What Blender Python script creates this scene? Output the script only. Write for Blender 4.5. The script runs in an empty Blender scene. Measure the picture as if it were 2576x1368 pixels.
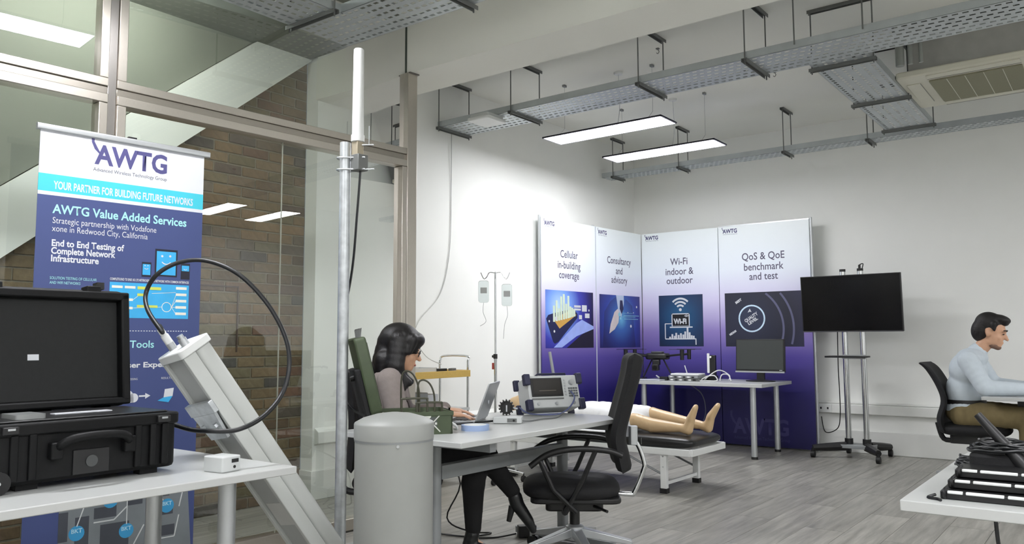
import bpy, bmesh, math, random
from mathutils import Vector, Matrix, Quaternion
random.seed(7)
PI = math.pi
SC = bpy.context.scene
COL = SC.collection
# ------------------------------------------------------------------ camera, world, exposure
F_PX, YAW, PITCH, ROLL, CAM_H = 2019.5, -0.652634, 0.085821, 0.003838, 1.17
fwd = Vector((math.sin(YAW) * math.cos(PITCH), math.cos(YAW) * math.cos(PITCH), math.sin(PITCH)))
rt = Vector((math.cos(YAW), -math.sin(YAW), 0)); dn = fwd.cross(rt)
r2 = math.cos(ROLL) * rt + math.sin(ROLL) * dn; d2 = -math.sin(ROLL) * rt + math.cos(ROLL) * dn
cd = bpy.data.cameras.new('camera'); cam = bpy.data.objects.new('camera', cd); COL.objects.link(cam)
cam.matrix_world = Matrix(((r2.x, -d2.x, -fwd.x, 0), (r2.y, -d2.y, -fwd.y, 0), (r2.z, -d2.z, -fwd.z, CAM_H), (0, 0, 0, 1)))
cd.sensor_width = 36; cd.lens = F_PX / 2576 * 36; cd.clip_start = 0.05; cd.clip_end = 100
SC.camera = cam
w = bpy.data.worlds.new('world'); SC.world = w; w.use_nodes = True
w.node_tree.nodes['Background'].inputs[0].default_value = (0.8, 0.9, 1.0, 1)
w.node_tree.nodes['Background'].inputs[1].default_value = 0.15
SC.view_settings.view_transform = 'Standard'; SC.view_settings.look = 'None'
SC.view_settings.exposure = 0.0; SC.view_settings.gamma = 1.0; SC.view_settings.use_curve_mapping = False
LED_POWER = 52.0     # panels over the open office, including those added for brightness
LED_POWER_B = 36.0   # dimmed pair by the display boards

# ------------------------------------------------------------------ materials
def lin(c):
    return tuple(((v / 255) / 12.92 if v / 255 <= 0.04045 else ((v / 255 + 0.055) / 1.055) ** 2.4) for v in c) + (1,)
MATS = {}
def mat(name, c, rough=0.5, metal=0.0, var=0.06, scale=12.0, bump=0.0, spec=0.5, rand=0.0, stretch=None, emit=None, estr=0, alpha=None, coat=0):
    if name in MATS: return MATS[name]
    m = bpy.data.materials.new(name); m.use_nodes = True; MATS[name] = m
    nt = m.node_tree; b = nt.nodes['Principled BSDF']
    base = lin(c)
    tc = nt.nodes.new('ShaderNodeTexCoord'); nz = nt.nodes.new('ShaderNodeTexNoise')
    nz.inputs['Scale'].default_value = scale; nz.inputs['Detail'].default_value = 4
    if stretch:
        mp = nt.nodes.new('ShaderNodeMapping'); mp.inputs['Scale'].default_value = stretch
        nt.links.new(tc.outputs['Object'], mp.inputs[0]); nt.links.new(mp.outputs[0], nz.inputs[0])
    else:
        nt.links.new(tc.outputs['Object'], nz.inputs[0])
    rmp = nt.nodes.new('ShaderNodeMapRange')
    rmp.inputs['From Min'].default_value = 0.3; rmp.inputs['From Max'].default_value = 0.7
    rmp.inputs['To Min'].default_value = 1 - var; rmp.inputs['To Max'].default_value = 1 + var
    nt.links.new(nz.outputs['Fac'], rmp.inputs['Value'])
    mul = nt.nodes.new('ShaderNodeVectorMath'); mul.operation = 'SCALE'
    mul.inputs[0].default_value = base[:3]; nt.links.new(rmp.outputs[0], mul.inputs['Scale'])
    out = mul.outputs[0]
    if rand:
        oi = nt.nodes.new('ShaderNodeObjectInfo'); rr = nt.nodes.new('ShaderNodeMapRange')
        rr.inputs['To Min'].default_value = 1 - rand; rr.inputs['To Max'].default_value = 1 + rand
        nt.links.new(oi.outputs['Random'], rr.inputs['Value'])
        m2 = nt.nodes.new('ShaderNodeVectorMath'); m2.operation = 'SCALE'
        nt.links.new(out, m2.inputs[0]); nt.links.new(rr.outputs[0], m2.inputs['Scale']); out = m2.outputs[0]
    nt.links.new(out, b.inputs['Base Color'])
    b.inputs['Roughness'].default_value = rough; b.inputs['Metallic'].default_value = metal
    b.inputs['Specular IOR Level'].default_value = spec
    if coat: b.inputs['Coat Weight'].default_value = coat
    if bump:
        bp = nt.nodes.new('ShaderNodeBump'); bp.inputs['Strength'].default_value = bump; bp.inputs['Distance'].default_value = 0.01
        nt.links.new(nz.outputs['Fac'], bp.inputs['Height']); nt.links.new(bp.outputs[0], b.inputs['Normal'])
    if emit:
        b.inputs['Emission Color'].default_value = lin(emit); b.inputs['Emission Strength'].default_value = estr
    if alpha is not None: b.inputs['Alpha'].default_value = alpha
    return m
def ramp_mat(name, stops, axis='Z', lo=0, hi=1, rough=0.45, radial=None, obj=True):
    """flat print: colour ramp along an object axis (or away from a point)"""
    m = bpy.data.materials.new(name); m.use_nodes = True; nt = m.node_tree; b = nt.nodes['Principled BSDF']
    tc = nt.nodes.new('ShaderNodeTexCoord')
    if radial:
        vm = nt.nodes.new('ShaderNodeVectorMath'); vm.operation = 'DISTANCE'; vm.inputs[1].default_value = radial
        nt.links.new(tc.outputs['Object'], vm.inputs[0]); src = vm.outputs['Value']
    else:
        sx = nt.nodes.new('ShaderNodeSeparateXYZ'); nt.links.new(tc.outputs['Object'], sx.inputs[0]); src = sx.outputs[axis]
    mr = nt.nodes.new('ShaderNodeMapRange'); mr.inputs['From Min'].default_value = lo; mr.inputs['From Max'].default_value = hi
    nt.links.new(src, mr.inputs['Value'])
    cr = nt.nodes.new('ShaderNodeValToRGB'); el = cr.color_ramp.elements
    while len(el) < len(stops): el.new(0.5)
    for e, (p, c) in zip(el, stops): e.position = p; e.color = lin(c)
    nt.links.new(mr.outputs[0], cr.inputs[0]); nt.links.new(cr.outputs[0], b.inputs['Base Color'])
    b.inputs['Roughness'].default_value = rough
    return m
def glass_mat(name, tint=(225, 240, 232), ior=1.5, rough=0.0, base=0.0):
    m = bpy.data.materials.new(name); m.use_nodes = True; nt = m.node_tree
    nt.nodes.remove(nt.nodes['Principled BSDF'])
    o = nt.nodes['Material Output']; t = nt.nodes.new('ShaderNodeBsdfTransparent'); t.inputs[0].default_value = lin(tint)
    g = nt.nodes.new('ShaderNodeBsdfGlossy'); g.inputs['Roughness'].default_value = rough
    fr = nt.nodes.new('ShaderNodeFresnel'); fr.inputs['IOR'].default_value = ior
    mx = nt.nodes.new('ShaderNodeMixShader')
    ad = nt.nodes.new('ShaderNodeMath'); ad.operation = 'MULTIPLY_ADD'; ad.inputs[1].default_value = 1.6; ad.inputs[2].default_value = base; ad.use_clamp = True
    nt.links.new(fr.outputs[0], ad.inputs[0]); nt.links.new(ad.outputs[0], mx.inputs[0])
    nt.links.new(t.outputs[0], mx.inputs[1]); nt.links.new(g.outputs[0], mx.inputs[2]); nt.links.new(mx.outputs[0], o.inputs[0])
    return m

WALL = mat('white_wall_paint', (238, 239, 235), 0.75, var=0.012, scale=3, bump=0.02)
CEIL = mat('white_ceiling_paint', (238, 238, 230), 0.85, var=0.012, scale=2)
TRIM = mat('white_trim_gloss', (228, 229, 225), 0.4, var=0.012)
STEEL = mat('brushed_steel', (196, 190, 180), 0.32, 0.9, var=0.06, scale=40, stretch=(30, 30, 1))
STEEL_D = mat('dark_steel_groove', (120, 117, 113), 0.4, 0.85, var=0.05)
GALV = mat('galvanised_steel', (188, 192, 194), 0.42, 0.7, var=0.14, scale=30)
TRAYM = mat('galvanised_tray', (186, 192, 194), 0.45, 0.55, var=0.06, scale=8)
STRUT = mat('dark_strut_channel', (112, 114, 112), 0.5, 0.3)
CHROME = mat('chrome', (205, 207, 208), 0.14, 1.0, var=0.02)
ALU = mat('silver_aluminium', (190, 193, 195), 0.35, 0.75, var=0.03)
GREYM = mat('grey_painted_metal', (140, 143, 144), 0.45, 0.25, var=0.03)
WHITE_T = mat('white_laminate', (186, 188, 186), 0.32, var=0.01, scale=4)
WHITE_P = mat('white_plastic', (222, 224, 222), 0.4, var=0.015)
GREY_P = mat('light_grey_plastic', (196, 199, 198), 0.42, var=0.02)
ANT_W = mat('antenna_off_white', (190, 193, 189), 0.45, var=0.02)
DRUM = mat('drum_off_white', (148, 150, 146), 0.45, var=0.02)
ANT_G = mat('antenna_grey', (168, 170, 168), 0.5, var=0.03)
BLACK = mat('black_plastic', (22, 22, 23), 0.42, var=0.1, scale=40)
BLACK_S = mat('black_rubber', (14, 14, 15), 0.6, var=0.1)
BLACK_F = mat('black_fabric', (17, 17, 19), 0.8, var=0.15, scale=120, bump=0.1)
BLACK_L = mat('black_leatherette', (20, 21, 22), 0.35, var=0.08, scale=60, bump=0.05)
CASE_B = mat('black_case_shell', (9, 10, 11), 0.55, var=0.12, scale=60, bump=0.06, spec=0.25)
FOAM = mat('black_foam_lining', (20, 22, 22), 0.75, var=0.1, scale=60, bump=0.1)
OLIVE = mat('olive_green_paint', (64, 76, 52), 0.5, var=0.08, scale=20)
OLIVE_D = mat('dark_olive_hose', (66, 66, 52), 0.5, var=0.05)
NAVY = mat('navy_rubber', (38, 40, 66), 0.5, var=0.05)
SCREEN = mat('dark_screen', (6, 6, 8), 0.16, var=0.02)
SCREEN_G = mat('matte_grey_screen', (52, 56, 54), 0.5, var=0.02)
YELLOW = mat('yellow_wood', (206, 172, 92), 0.5, var=0.08, scale=14, stretch=(1, 12, 12))
SKIN = mat('skin', (205, 160, 130), 0.5, var=0.05, scale=20)
SKIN_M = mat('mannequin_plastic', (205, 176, 136), 0.3, var=0.02)
HAIR = mat('black_hair', (16, 13, 14), 0.4, var=0.25, scale=60, stretch=(6, 6, 1), bump=0.25)
HAIR_M = mat('short_dark_hair', (20, 17, 16), 0.6, var=0.25, scale=80, bump=0.3)
GOWN = mat('white_gown_cloth', (228, 229, 230), 0.85, var=0.02, scale=30, bump=0.08)
JACKET = mat('taupe_jacket', (140, 130, 126), 0.85, var=0.05, scale=60, bump=0.08)
SHIRT = mat('pale_blue_shirt', (196, 206, 213), 0.8, var=0.03, scale=25, bump=0.12)
KHAKI = mat('khaki_trousers', (122, 108, 74), 0.85, var=0.06, scale=30)
BLACK_C = mat('black_trouser_cloth', (12, 12, 13), 0.9, var=0.1)
CABLE = mat('black_cable', (20, 22, 24), 0.4, var=0.04)
CABLE_W = mat('white_cable', (210, 211, 210), 0.5, var=0.02)
CABLE_B = mat('blue_grey_cable', (88, 96, 134), 0.45, var=0.03)
BLUEP = mat('blue_tape', (150, 170, 205), 0.5, var=0.04)
RED = mat('red_plastic', (170, 60, 50), 0.45)
LEDM = mat('red_indicator', (200, 30, 20), 0.4, emit=(255, 40, 20), estr=3)
AC = mat('cream_ac_plastic', (206, 204, 188), 0.5, var=0.015)
AC_G = mat('ac_filter_grille', (136, 134, 112), 0.8, var=0.04, scale=120)
DARKG = mat('void_dark_grey', (96, 100, 98), 0.6, var=0.05, scale=5)
MORTAR = mat('mortar', (140, 132, 116), 0.95, var=0.1, scale=60, bump=0.3)
GLASS = glass_mat('clear_glass', (246, 251, 247), base=0.01)
CLEAR = glass_mat('clear_plastic', (236, 240, 240), ior=1.3)
DIFF = mat('led_diffuser', (255, 255, 255), 0.6, emit=(250, 250, 255), estr=LED_POWER)
DIFF_B = mat('led_diffuser_dimmed', (255, 255, 255), 0.6, emit=(250, 250, 255), estr=LED_POWER_B)

# ------------------------------------------------------------------ mesh helpers
def frame_from(z):
    z = Vector(z).normalized(); a = Vector((0, 0, 1)) if abs(z.z) < 0.95 else Vector((1, 0, 0))
    x = a.cross(z).normalized(); return x, z.cross(x), z
def spline(pts, n=8, closed=False):
    P = [Vector(p) for p in pts]; out = []; N = len(P)
    for i in range(N if closed else N - 1):
        if closed: a, b, c, d = P[(i - 1) % N], P[i], P[(i + 1) % N], P[(i + 2) % N]
        else: a, b, c, d = P[max(i - 1, 0)], P[i], P[i + 1], P[min(i + 2, N - 1)]
        for k in range(n):
            t = k / n
            out.append(0.5 * ((2 * b) + (c - a) * t + (2 * a - 5 * b + 4 * c - d) * t * t + (3 * b - a - 3 * c + d) * t ** 3))
    if not closed: out.append(P[-1])
    return out
class MB:
    def __init__(s): s.v = []; s.f = []; s.sm = []
    def add(s, vs, fs, smooth=False, M=None):
        o = len(s.v)
        s.v += [tuple(M @ Vector(q)) if M else tuple(q) for q in vs]
        s.f += [tuple(i + o for i in f) for f in fs]; s.sm += [smooth] * len(fs); return s
    def box(s, x0, x1, y0, y1, z0, z1, M=None):
        vs = [(x, y, z) for x in (x0, x1) for y in (y0, y1) for z in (z0, z1)]
        return s.add(vs, [(0, 1, 3, 2), (4, 6, 7, 5), (0, 4, 5, 1), (2, 3, 7, 6), (0, 2, 6, 4), (1, 5, 7, 3)], False, M)
    def cbox(s, c, d, M=None):
        return s.box(c[0] - d[0] / 2, c[0] + d[0] / 2, c[1] - d[1] / 2, c[1] + d[1] / 2, c[2] - d[2] / 2, c[2] + d[2] / 2, M)
    def rbox(s, x0, x1, y0, y1, z0, z1, r=0.01, n=3, M=None, axis='z'):
        """box with rounded corners in the plane across `axis`"""
        if axis == 'z': a0, a1, b0, b1, c0, c1 = x0, x1, y0, y1, z0, z1; mk = lambda a, b, c: (a, b, c)
        elif axis == 'x': a0, a1, b0, b1, c0, c1 = y0, y1, z0, z1, x0, x1; mk = lambda a, b, c: (c, a, b)
        else: a0, a1, b0, b1, c0, c1 = z0, z1, x0, x1, y0, y1; mk = lambda a, b, c: (b, c, a)
        poly = []
        for (ca, cb, st) in ((a1 - r, b1 - r, 0), (a0 + r, b1 - r, 1), (a0 + r, b0 + r, 2), (a1 - r, b0 + r, 3)):
            for k in range(n + 1):
                t = (st + k / n) * PI / 2; poly.append((ca + r * math.cos(t), cb + r * math.sin(t)))
        N = len(poly)
        vs = [mk(a, b, c0) for a, b in poly] + [mk(a, b, c1) for a, b in poly]
        fs = [tuple(range(N))[::-1], tuple(range(N, 2 * N))] + [(i, (i + 1) % N, N + (i + 1) % N, N + i) for i in range(N)]
        return s.add(vs, fs, False, M)
    def prism(s, poly, h0, h1, M=None):
        N = len(poly); vs = [(a, b, h0) for a, b in poly] + [(a, b, h1) for a, b in poly]
        return s.add(vs, [tuple(range(N))[::-1], tuple(range(N, 2 * N))] + [(i, (i + 1) % N, N + (i + 1) % N, N + i) for i in range(N)], False, M)
    def cyl(s, p0, p1, r0, r1=None, n=14, smooth=True):
        r1 = r0 if r1 is None else r1; p0 = Vector(p0); p1 = Vector(p1); x, y, z = frame_from(p1 - p0)
        vs = []
        for p, r in ((p0, r0), (p1, r1)):
            for k in range(n):
                t = 2 * PI * k / n; vs.append(p + x * (r * math.cos(t)) + y * (r * math.sin(t)))
        o = len(s.v); s.add(vs, [(k, (k + 1) % n, n + (k + 1) % n, n + k) for k in range(n)], smooth)
        s.f += [tuple(o + k for k in range(n))[::-1], tuple(o + n + k for k in range(n))]; s.sm += [False, False]; return s
    def tube(s, pts, r, n=8, closed=False, cap=True):
        P = [Vector(p) for p in pts]; N = len(P); rs = r if isinstance(r, (list, tuple)) else [r] * N
        T = []
        for i in range(N):
            a = P[(i - 1) % N] if closed else P[max(i - 1, 0)]; b = P[(i + 1) % N] if closed else P[min(i + 1, N - 1)]
            d = b - a; T.append(d.normalized() if d.length > 1e-9 else Vector((0, 0, 1)))
        x, y, z = frame_from(T[0]); vs = []
        for i in range(N):
            if i: q = T[i - 1].rotation_difference(T[i]); x = q @ x
            x = (x - T[i] * x.dot(T[i])).normalized(); y = T[i].cross(x)
            for k in range(n):
                t = 2 * PI * k / n; vs.append(P[i] + x * (rs[i] * math.cos(t)) + y * (rs[i] * math.sin(t)))
        fs = []
        for i in range(N if closed else N - 1):
            j = (i + 1) % N
            fs += [(i * n + k, i * n + (k + 1) % n, j * n + (k + 1) % n, j * n + k) for k in range(n)]
        o = len(s.v); s.add(vs, fs, True)
        if cap and not closed:
            s.f += [tuple(o + k for k in range(n))[::-1], tuple(o + (N - 1) * n + k for k in range(n))]; s.sm += [False, False]
        return s
    def lathe(s, prof, c=(0, 0, 0), n=32, M=None):
        vs = []; N = len(prof)
        for r, z in prof:
            for k in range(n):
                t = 2 * PI * k / n; vs.append((c[0] + r * math.cos(t), c[1] + r * math.sin(t), c[2] + z))
        fs = [(i * n + k, i * n + (k + 1) % n, (i + 1) * n + (k + 1) % n, (i + 1) * n + k) for i in range(N - 1) for k in range(n)]
        o = len(s.v); s.add(vs, fs, True, M)
        s.f += [tuple(o + k for k in range(n))[::-1], tuple(o + (N - 1) * n + k for k in range(n))]; s.sm += [False, False]; return s
    def ell(s, c, r, M=None, nu=16, nv=10):
        vs = []; c = Vector(c)
        for j in range(nv + 1):
            ph = PI * j / nv
            for k in range(nu):
                t = 2 * PI * k / nu
                q = Vector((r[0] * math.sin(ph) * math.cos(t), r[1] * math.sin(ph) * math.sin(t), r[2] * math.cos(ph)))
                vs.append(c + (M @ q if M else q))
        fs = [(j * nu + k, (j + 1) * nu + k, (j + 1) * nu + (k + 1) % nu, j * nu + (k + 1) % nu) for j in range(nv) for k in range(nu)]
        return s.add(vs, fs, True)
    def build(s, name, m, parent=None, bev=0, seg=2, M=None, sub=0):
        me = bpy.data.meshes.new(name)
        vs = [tuple(M @ Vector(q)) for q in s.v] if M else s.v
        me.from_pydata(vs, [], s.f); me.polygons.foreach_set('use_smooth', s.sm); me.update()
        bm = bmesh.new(); bm.from_mesh(me); bmesh.ops.remove_doubles(bm, verts=bm.verts, dist=1e-6)
        bmesh.ops.recalc_face_normals(bm, faces=bm.faces); bm.to_mesh(me); bm.free()
        me.set_sharp_from_angle(angle=0.7)
        o = bpy.data.objects.new(name, me); me.materials.append(m); COL.objects.link(o)
        if parent: o.parent = parent
        if bev:
            b = o.modifiers.new('bevel', 'BEVEL'); b.width = bev; b.segments = seg; b.limit_method = 'ANGLE'; b.angle_limit = 0.6
        if sub:
            q = o.modifiers.new('sub', 'SUBSURF'); q.levels = sub; q.render_levels = sub
        return o
def tag(o, label=None, cat=None, group=None, kind=None):
    if label: o['label'] = label
    if cat: o['category'] = cat
    if group: o['group'] = group
    if kind: o['kind'] = kind
    return o
def thing(name, label, cat, loc=(0, 0, 0), rz=0, group=None):
    o = bpy.data.objects.new(name, None); COL.objects.link(o); o.empty_display_size = 0.1
    o.location = loc; o.rotation_euler = (0, 0, rz); return tag(o, label, cat, group)
def struct(name, mb, m, **k):
    return tag(mb.build(name, m, **k), kind='structure')
def cp(o, parent):
    c = o.copy(); COL.objects.link(c); c.parent = parent; return c
def copy_tree(o, parent=None):
    c = o.copy(); COL.objects.link(c); c.parent = parent
    for ch in list(o.children): copy_tree(ch, c)
    return c
def to_mesh_obj(o, name, m, parent):
    dg = bpy.context.evaluated_depsgraph_get(); dg.update()
    me = bpy.data.meshes.new_from_object(o.evaluated_get(dg)); me.materials.clear(); me.materials.append(m)
    data = o.data; bpy.data.objects.remove(o)
    n = bpy.data.objects.new(name, me); me.name = name; COL.objects.link(n); n.parent = parent; return n
def text(s, size, m, parent, O, u, v, at, align='LEFT', bold=0.0, sx=1.0, name='lettering', off=0.0008, width=None):
    """flat lettering on the plane O + u*a + v*b; at = (a, b) of the baseline"""
    c = bpy.data.curves.new(name, 'FONT'); c.body = s; c.size = size; c.align_x = align; c.offset = bold; c.resolution_u = 3
    o = bpy.data.objects.new(name, c); COL.objects.link(o)
    n = to_mesh_obj(o, name, m, parent)
    u = Vector(u); v = Vector(v); nn = u.cross(v); O = Vector(O)
    if width:
        xs = [q.co.x for q in n.data.vertices]; sx = width / (max(xs) - min(xs))
    for q in n.data.vertices:
        q.co = O + u * (at[0] + q.co.x * sx) + v * (at[1] + q.co.y) + nn * off
    return n
SPLIT = ('plan_block', 'icon_print', 'marker_dot', 'device_print', 'device_screen_print', 'chart_bar', 'plan_line', 'marker_stem')
def flat(polys, m, parent, O, u, v, name='print_shape', off=0.0006):
    """flat printed shapes: list of polygons in (a, b)"""
    u = Vector(u); v = Vector(v); nn = u.cross(v); O = Vector(O); mb = MB()
    if name in SPLIT:
        for p in polys: MB().add([O + u * a + v * b + nn * off for a, b in p], [tuple(range(len(p)))]).build(name, m, parent)
        return
    for p in polys: mb.add([O + u * a + v * b + nn * off for a, b in p], [tuple(range(len(p)))])
    me = mb.build(name, m, parent)
    if len(polys) > 3: me['kind'] = 'stuff'
    return me
def rect(a0, b0, a1, b1): return [(a0, b0), (a1, b0), (a1, b1), (a0, b1)]
def circ(a, b, r, n=20, ry=None): return [(a + r * math.cos(2 * PI * k / n), b + (ry or r) * math.sin(2 * PI * k / n)) for k in range(n)]
def seg2(p, q, w):
    d = Vector((q[0] - p[0], q[1] - p[1])); d.normalize(); n = Vector((-d.y, d.x)) * (w / 2)
    return [(p[0] - n.x, p[1] - n.y), (q[0] - n.x, q[1] - n.y), (q[0] + n.x, q[1] + n.y), (p[0] + n.x, p[1] + n.y)]
def arcband(a, b, r0, r1, t0, t1, n=14, ry=1.0):
    return [[(a + r * math.cos(t) , b + r * ry * math.sin(t)) for r, t in ((r0, ta), (r1, ta), (r1, tb), (r0, tb))]
            for ta, tb in ((t0 + (t1 - t0) * k / n, t0 + (t1 - t0) * (k + 1) / n) for k in range(n))]
def organic(name, prims, m, parent, voxel=0.012, smooth=6, decim=None):
    """one continuous surface grown from round cones and ellipsoids"""
    mb = MB()
    for p in prims:
        if p[0] == 'c':
            _, a, b, ra, rb = p; a = Vector(a); b = Vector(b); K = max(2, int((b - a).length / (0.6 * max(min(ra, rb), 0.008))))
            K = min(K, 14)
            for i in range(K + 1):
                t = i / K; mb.ell(a.lerp(b, t), (ra + (rb - ra) * t,) * 3, nu=12, nv=8)
        else:
            mb.ell(p[1], p[2], p[3] if len(p) > 3 else None, nu=20, nv=14)
    o = mb.build(name, m)
    r = o.modifiers.new('r', 'REMESH'); r.mode = 'VOXEL'; r.voxel_size = voxel; r.use_smooth_shade = True
    q = o.modifiers.new('s', 'SMOOTH'); q.iterations = smooth; q.factor = 0.5
    n = to_mesh_obj(o, name, m, parent)
    n.data.polygons.foreach_set('use_smooth', [True] * len(n.data.polygons)); return n
def rotm(ax, a): return Matrix.Rotation(a, 3, ax)
def R4(ax, a): return Matrix.Rotation(a, 4, ax)
def T4(*p): return Matrix.Translation(p)

# ------------------------------------------------------------------ the room
WX, WY = -4.866, 8.915        # left wall and back wall planes
CZ = 3.53
RX, FY = 4.2, -2.2            # right wall and the wall behind the camera
BX = -5.0                     # brick wall of the stairwell
# floor with separate planks
floor = struct('floor', MB().box(-6.2, RX, FY, WY + 0.1, -0.1, -0.004), mat('floor_joint', (96, 95, 90), 0.7))
def plank_mat():
    m = bpy.data.materials.new('grey_oak_plank'); m.use_nodes = True; nt = m.node_tree; b = nt.nodes['Principled BSDF']
    tc = nt.nodes.new('ShaderNodeTexCoord'); oi = nt.nodes.new('ShaderNodeObjectInfo')
    ad = nt.nodes.new('ShaderNodeVectorMath'); ad.operation = 'MULTIPLY_ADD'
    ad.inputs[1].default_value = (1, 1, 1)
    sc = nt.nodes.new('ShaderNodeVectorMath'); sc.operation = 'SCALE'; sc.inputs[0].default_value = (37, 53, 11)
    nt.links.new(oi.outputs['Random'], sc.inputs['Scale']); nt.links.new(tc.outputs['Object'], ad.inputs[0]); nt.links.new(sc.outputs[0], ad.inputs[2])
    mp = nt.nodes.new('ShaderNodeMapping'); mp.inputs['Scale'].default_value = (16, 1.3, 4); nt.links.new(ad.outputs[0], mp.inputs[0])
    nz = nt.nodes.new('ShaderNodeTexNoise'); nz.inputs['Scale'].default_value = 1.6; nz.inputs['Detail'].default_value = 6; nz.inputs['Roughness'].default_value = 0.6
    nt.links.new(mp.outputs[0], nz.inputs[0])
    cr = nt.nodes.new('ShaderNodeValToRGB'); e = cr.color_ramp.elements
    e[0].position = 0.3; e[0].color = lin((126, 124, 117)); e[1].position = 0.72; e[1].color = lin((174, 172, 164))
    nt.links.new(nz.outputs['Fac'], cr.inputs[0])
    rr = nt.nodes.new('ShaderNodeMapRange'); rr.inputs['To Min'].default_value = 0.84; rr.inputs['To Max'].default_value = 1.12
    nt.links.new(oi.outputs['Random'], rr.inputs['Value'])
    mu = nt.nodes.new('ShaderNodeVectorMath'); mu.operation = 'SCALE'; nt.links.new(cr.outputs[0], mu.inputs[0]); nt.links.new(rr.outputs[0], mu.inputs['Scale'])
    nt.links.new(mu.outputs[0], b.inputs['Base Color']); b.inputs['Roughness'].default_value = 0.36
    bp = nt.nodes.new('ShaderNodeBump'); bp.inputs['Strength'].default_value = 0.05; nt.links.new(nz.outputs['Fac'], bp.inputs['Height']); nt.links.new(bp.outputs[0], b.inputs['Normal'])
    return m
PLM = plank_mat(); PW, PL = 0.24, 1.38
first = None; npl = 0
far = MB(); 
for i in range(-21, 9):
    x0 = i * PW
    off = (i * 0.53 % 1) * PL
    for j in range(-1, 8):
        y0 = 0.1 + j * PL - off
        y1 = min(y0 + PL, WY)
        if y0 > WY - 0.05 or y1 < 0.9: continue
        if x0 < WX and x0 + PW > WX: pass
        # keep only planks that the room's open floor can show
        if x0 > 0.6 and y0 < 6: continue
        npl += 1
        if y1 - y0 < PL - 0.001:
            o = MB().box(-PW / 2 + 0.0012, PW / 2 - 0.0012, -PL / 2 + 0.0012, y1 - y0 - PL / 2, -0.004, 0).build('plank', PLM, floor)
        elif first is None:
            first = o = MB().box(-PW / 2 + 0.0012, PW / 2 - 0.0012, -PL / 2 + 0.0012, PL / 2 - 0.0012, -0.004, 0).build('plank', PLM, floor)
        else:
            o = cp(first, floor)
        o.location = (x0 + PW / 2, y0 + PL / 2, 0)
tag(MB().box(0.72, RX, FY, 6, -0.004, -0.0005).build('plank_field', PLM, floor), kind='stuff')
tag(MB().box(-6.2, 0.72, FY, 0.05, -0.004, -0.0005).build('plank_field', PLM, floor), kind='stuff')

struct('wall_back', MB().box(WX - 0.1, RX + 0.1, WY, WY + 0.12, 0, CZ + 0.1), WALL)
struct('wall_left', MB().box(BX, WX, 3.91, WY, 0, CZ), WALL)
struct('wall_right', MB().box(RX, RX + 0.1, FY, WY, 0, CZ), WALL)
struct('wall_front', MB().box(-6.2, RX, FY - 0.1, FY, 0, CZ), WALL)
struct('ceiling', MB().box(-3.95, RX, FY, WY, CZ, CZ + 0.1).box(WX - 0.2, -3.95, 3.9, WY, CZ, CZ + 0.1), CEIL)
struct('trim_1', MB().box(WX, RX, 3.89, 4.28, 3.026, CZ), CEIL)             # downstand beam across the room
tag(bpy.data.objects['trim_1'], label='white downstand ceiling beam')
# dado trunking and skirting
struct('trim_2', MB().box(WX, RX, WY - 0.055, WY, 0.40, 0.5).box(WX, RX, WY - 0.04, WY, 0.5, 0.523), TRIM, bev=0.008)
struct('baseboard_back', MB().box(WX, RX, WY - 0.022, WY, 0, 0.232), TRIM, bev=0.006)
struct('trim_3', MB().prism([(0, 0.40), (0.05, 0.415), (0.05, 0.5), (0.0, 0.53)], 3.925, WY - 0.06, Matrix(((1, 0, 0, WX), (0, 0, 1, 0), (0, 1, 0, 0), (0, 0, 0, 1)))), TRIM, bev=0.004)
struct('baseboard_left', MB().box(BX, WX + 0.014, 3.895, WY - 0.03, 0, 0.215), TRIM, bev=0.005)

# ------------------------------------------------------------------ stairwell behind the glass
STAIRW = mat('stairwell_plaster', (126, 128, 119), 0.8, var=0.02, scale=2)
BRm = []
def brick_mat(name, stops):
    m = bpy.data.materials.new(name); m.use_nodes = True; nt = m.node_tree; b = nt.nodes['Principled BSDF']
    oi = nt.nodes.new('ShaderNodeObjectInfo'); cr = nt.nodes.new('ShaderNodeValToRGB'); el = cr.color_ramp.elements
    while len(el) < len(stops): el.new(0.5)
    for e, (p, c) in zip(el, stops): e.position = p; e.color = lin(c)
    nt.links.new(oi.outputs['Random'], cr.inputs[0])
    tc = nt.nodes.new('ShaderNodeTexCoord'); nz = nt.nodes.new('ShaderNodeTexNoise'); nz.inputs['Scale'].default_value = 26; nz.inputs['Detail'].default_value = 5
    nt.links.new(tc.outputs['Object'], nz.inputs[0])
    mr = nt.nodes.new('ShaderNodeMapRange'); mr.inputs['To Min'].default_value = 0.65; mr.inputs['To Max'].default_value = 1.35; nt.links.new(nz.outputs['Fac'], mr.inputs['Value'])
    mu = nt.nodes.new('ShaderNodeVectorMath'); mu.operation = 'SCALE'; nt.links.new(cr.outputs[0], mu.inputs[0]); nt.links.new(mr.outputs[0], mu.inputs['Scale'])
    nt.links.new(mu.outputs[0], b.inputs['Base Color']); b.inputs['Roughness'].default_value = 0.9
    bp = nt.nodes.new('ShaderNodeBump'); bp.inputs['Strength'].default_value = 0.4; bp.inputs['Distance'].default_value = 0.01
    nt.links.new(nz.outputs['Fac'], bp.inputs['Height']); nt.links.new(bp.outputs[0], b.inputs['Normal'])
    return m
BRICK = brick_mat('brown_brick', [(0, (96, 80, 62)), (0.2, (124, 102, 76)), (0.42, (112, 104, 82)), (0.62, (134, 110, 84)), (0.8, (84, 82, 78)), (1, (122, 92, 72))])
wb = struct('wall_brick', MB().box(BX - 0.3, BX - 0.008, FY, 3.91, 0, CZ), MORTAR)
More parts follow.
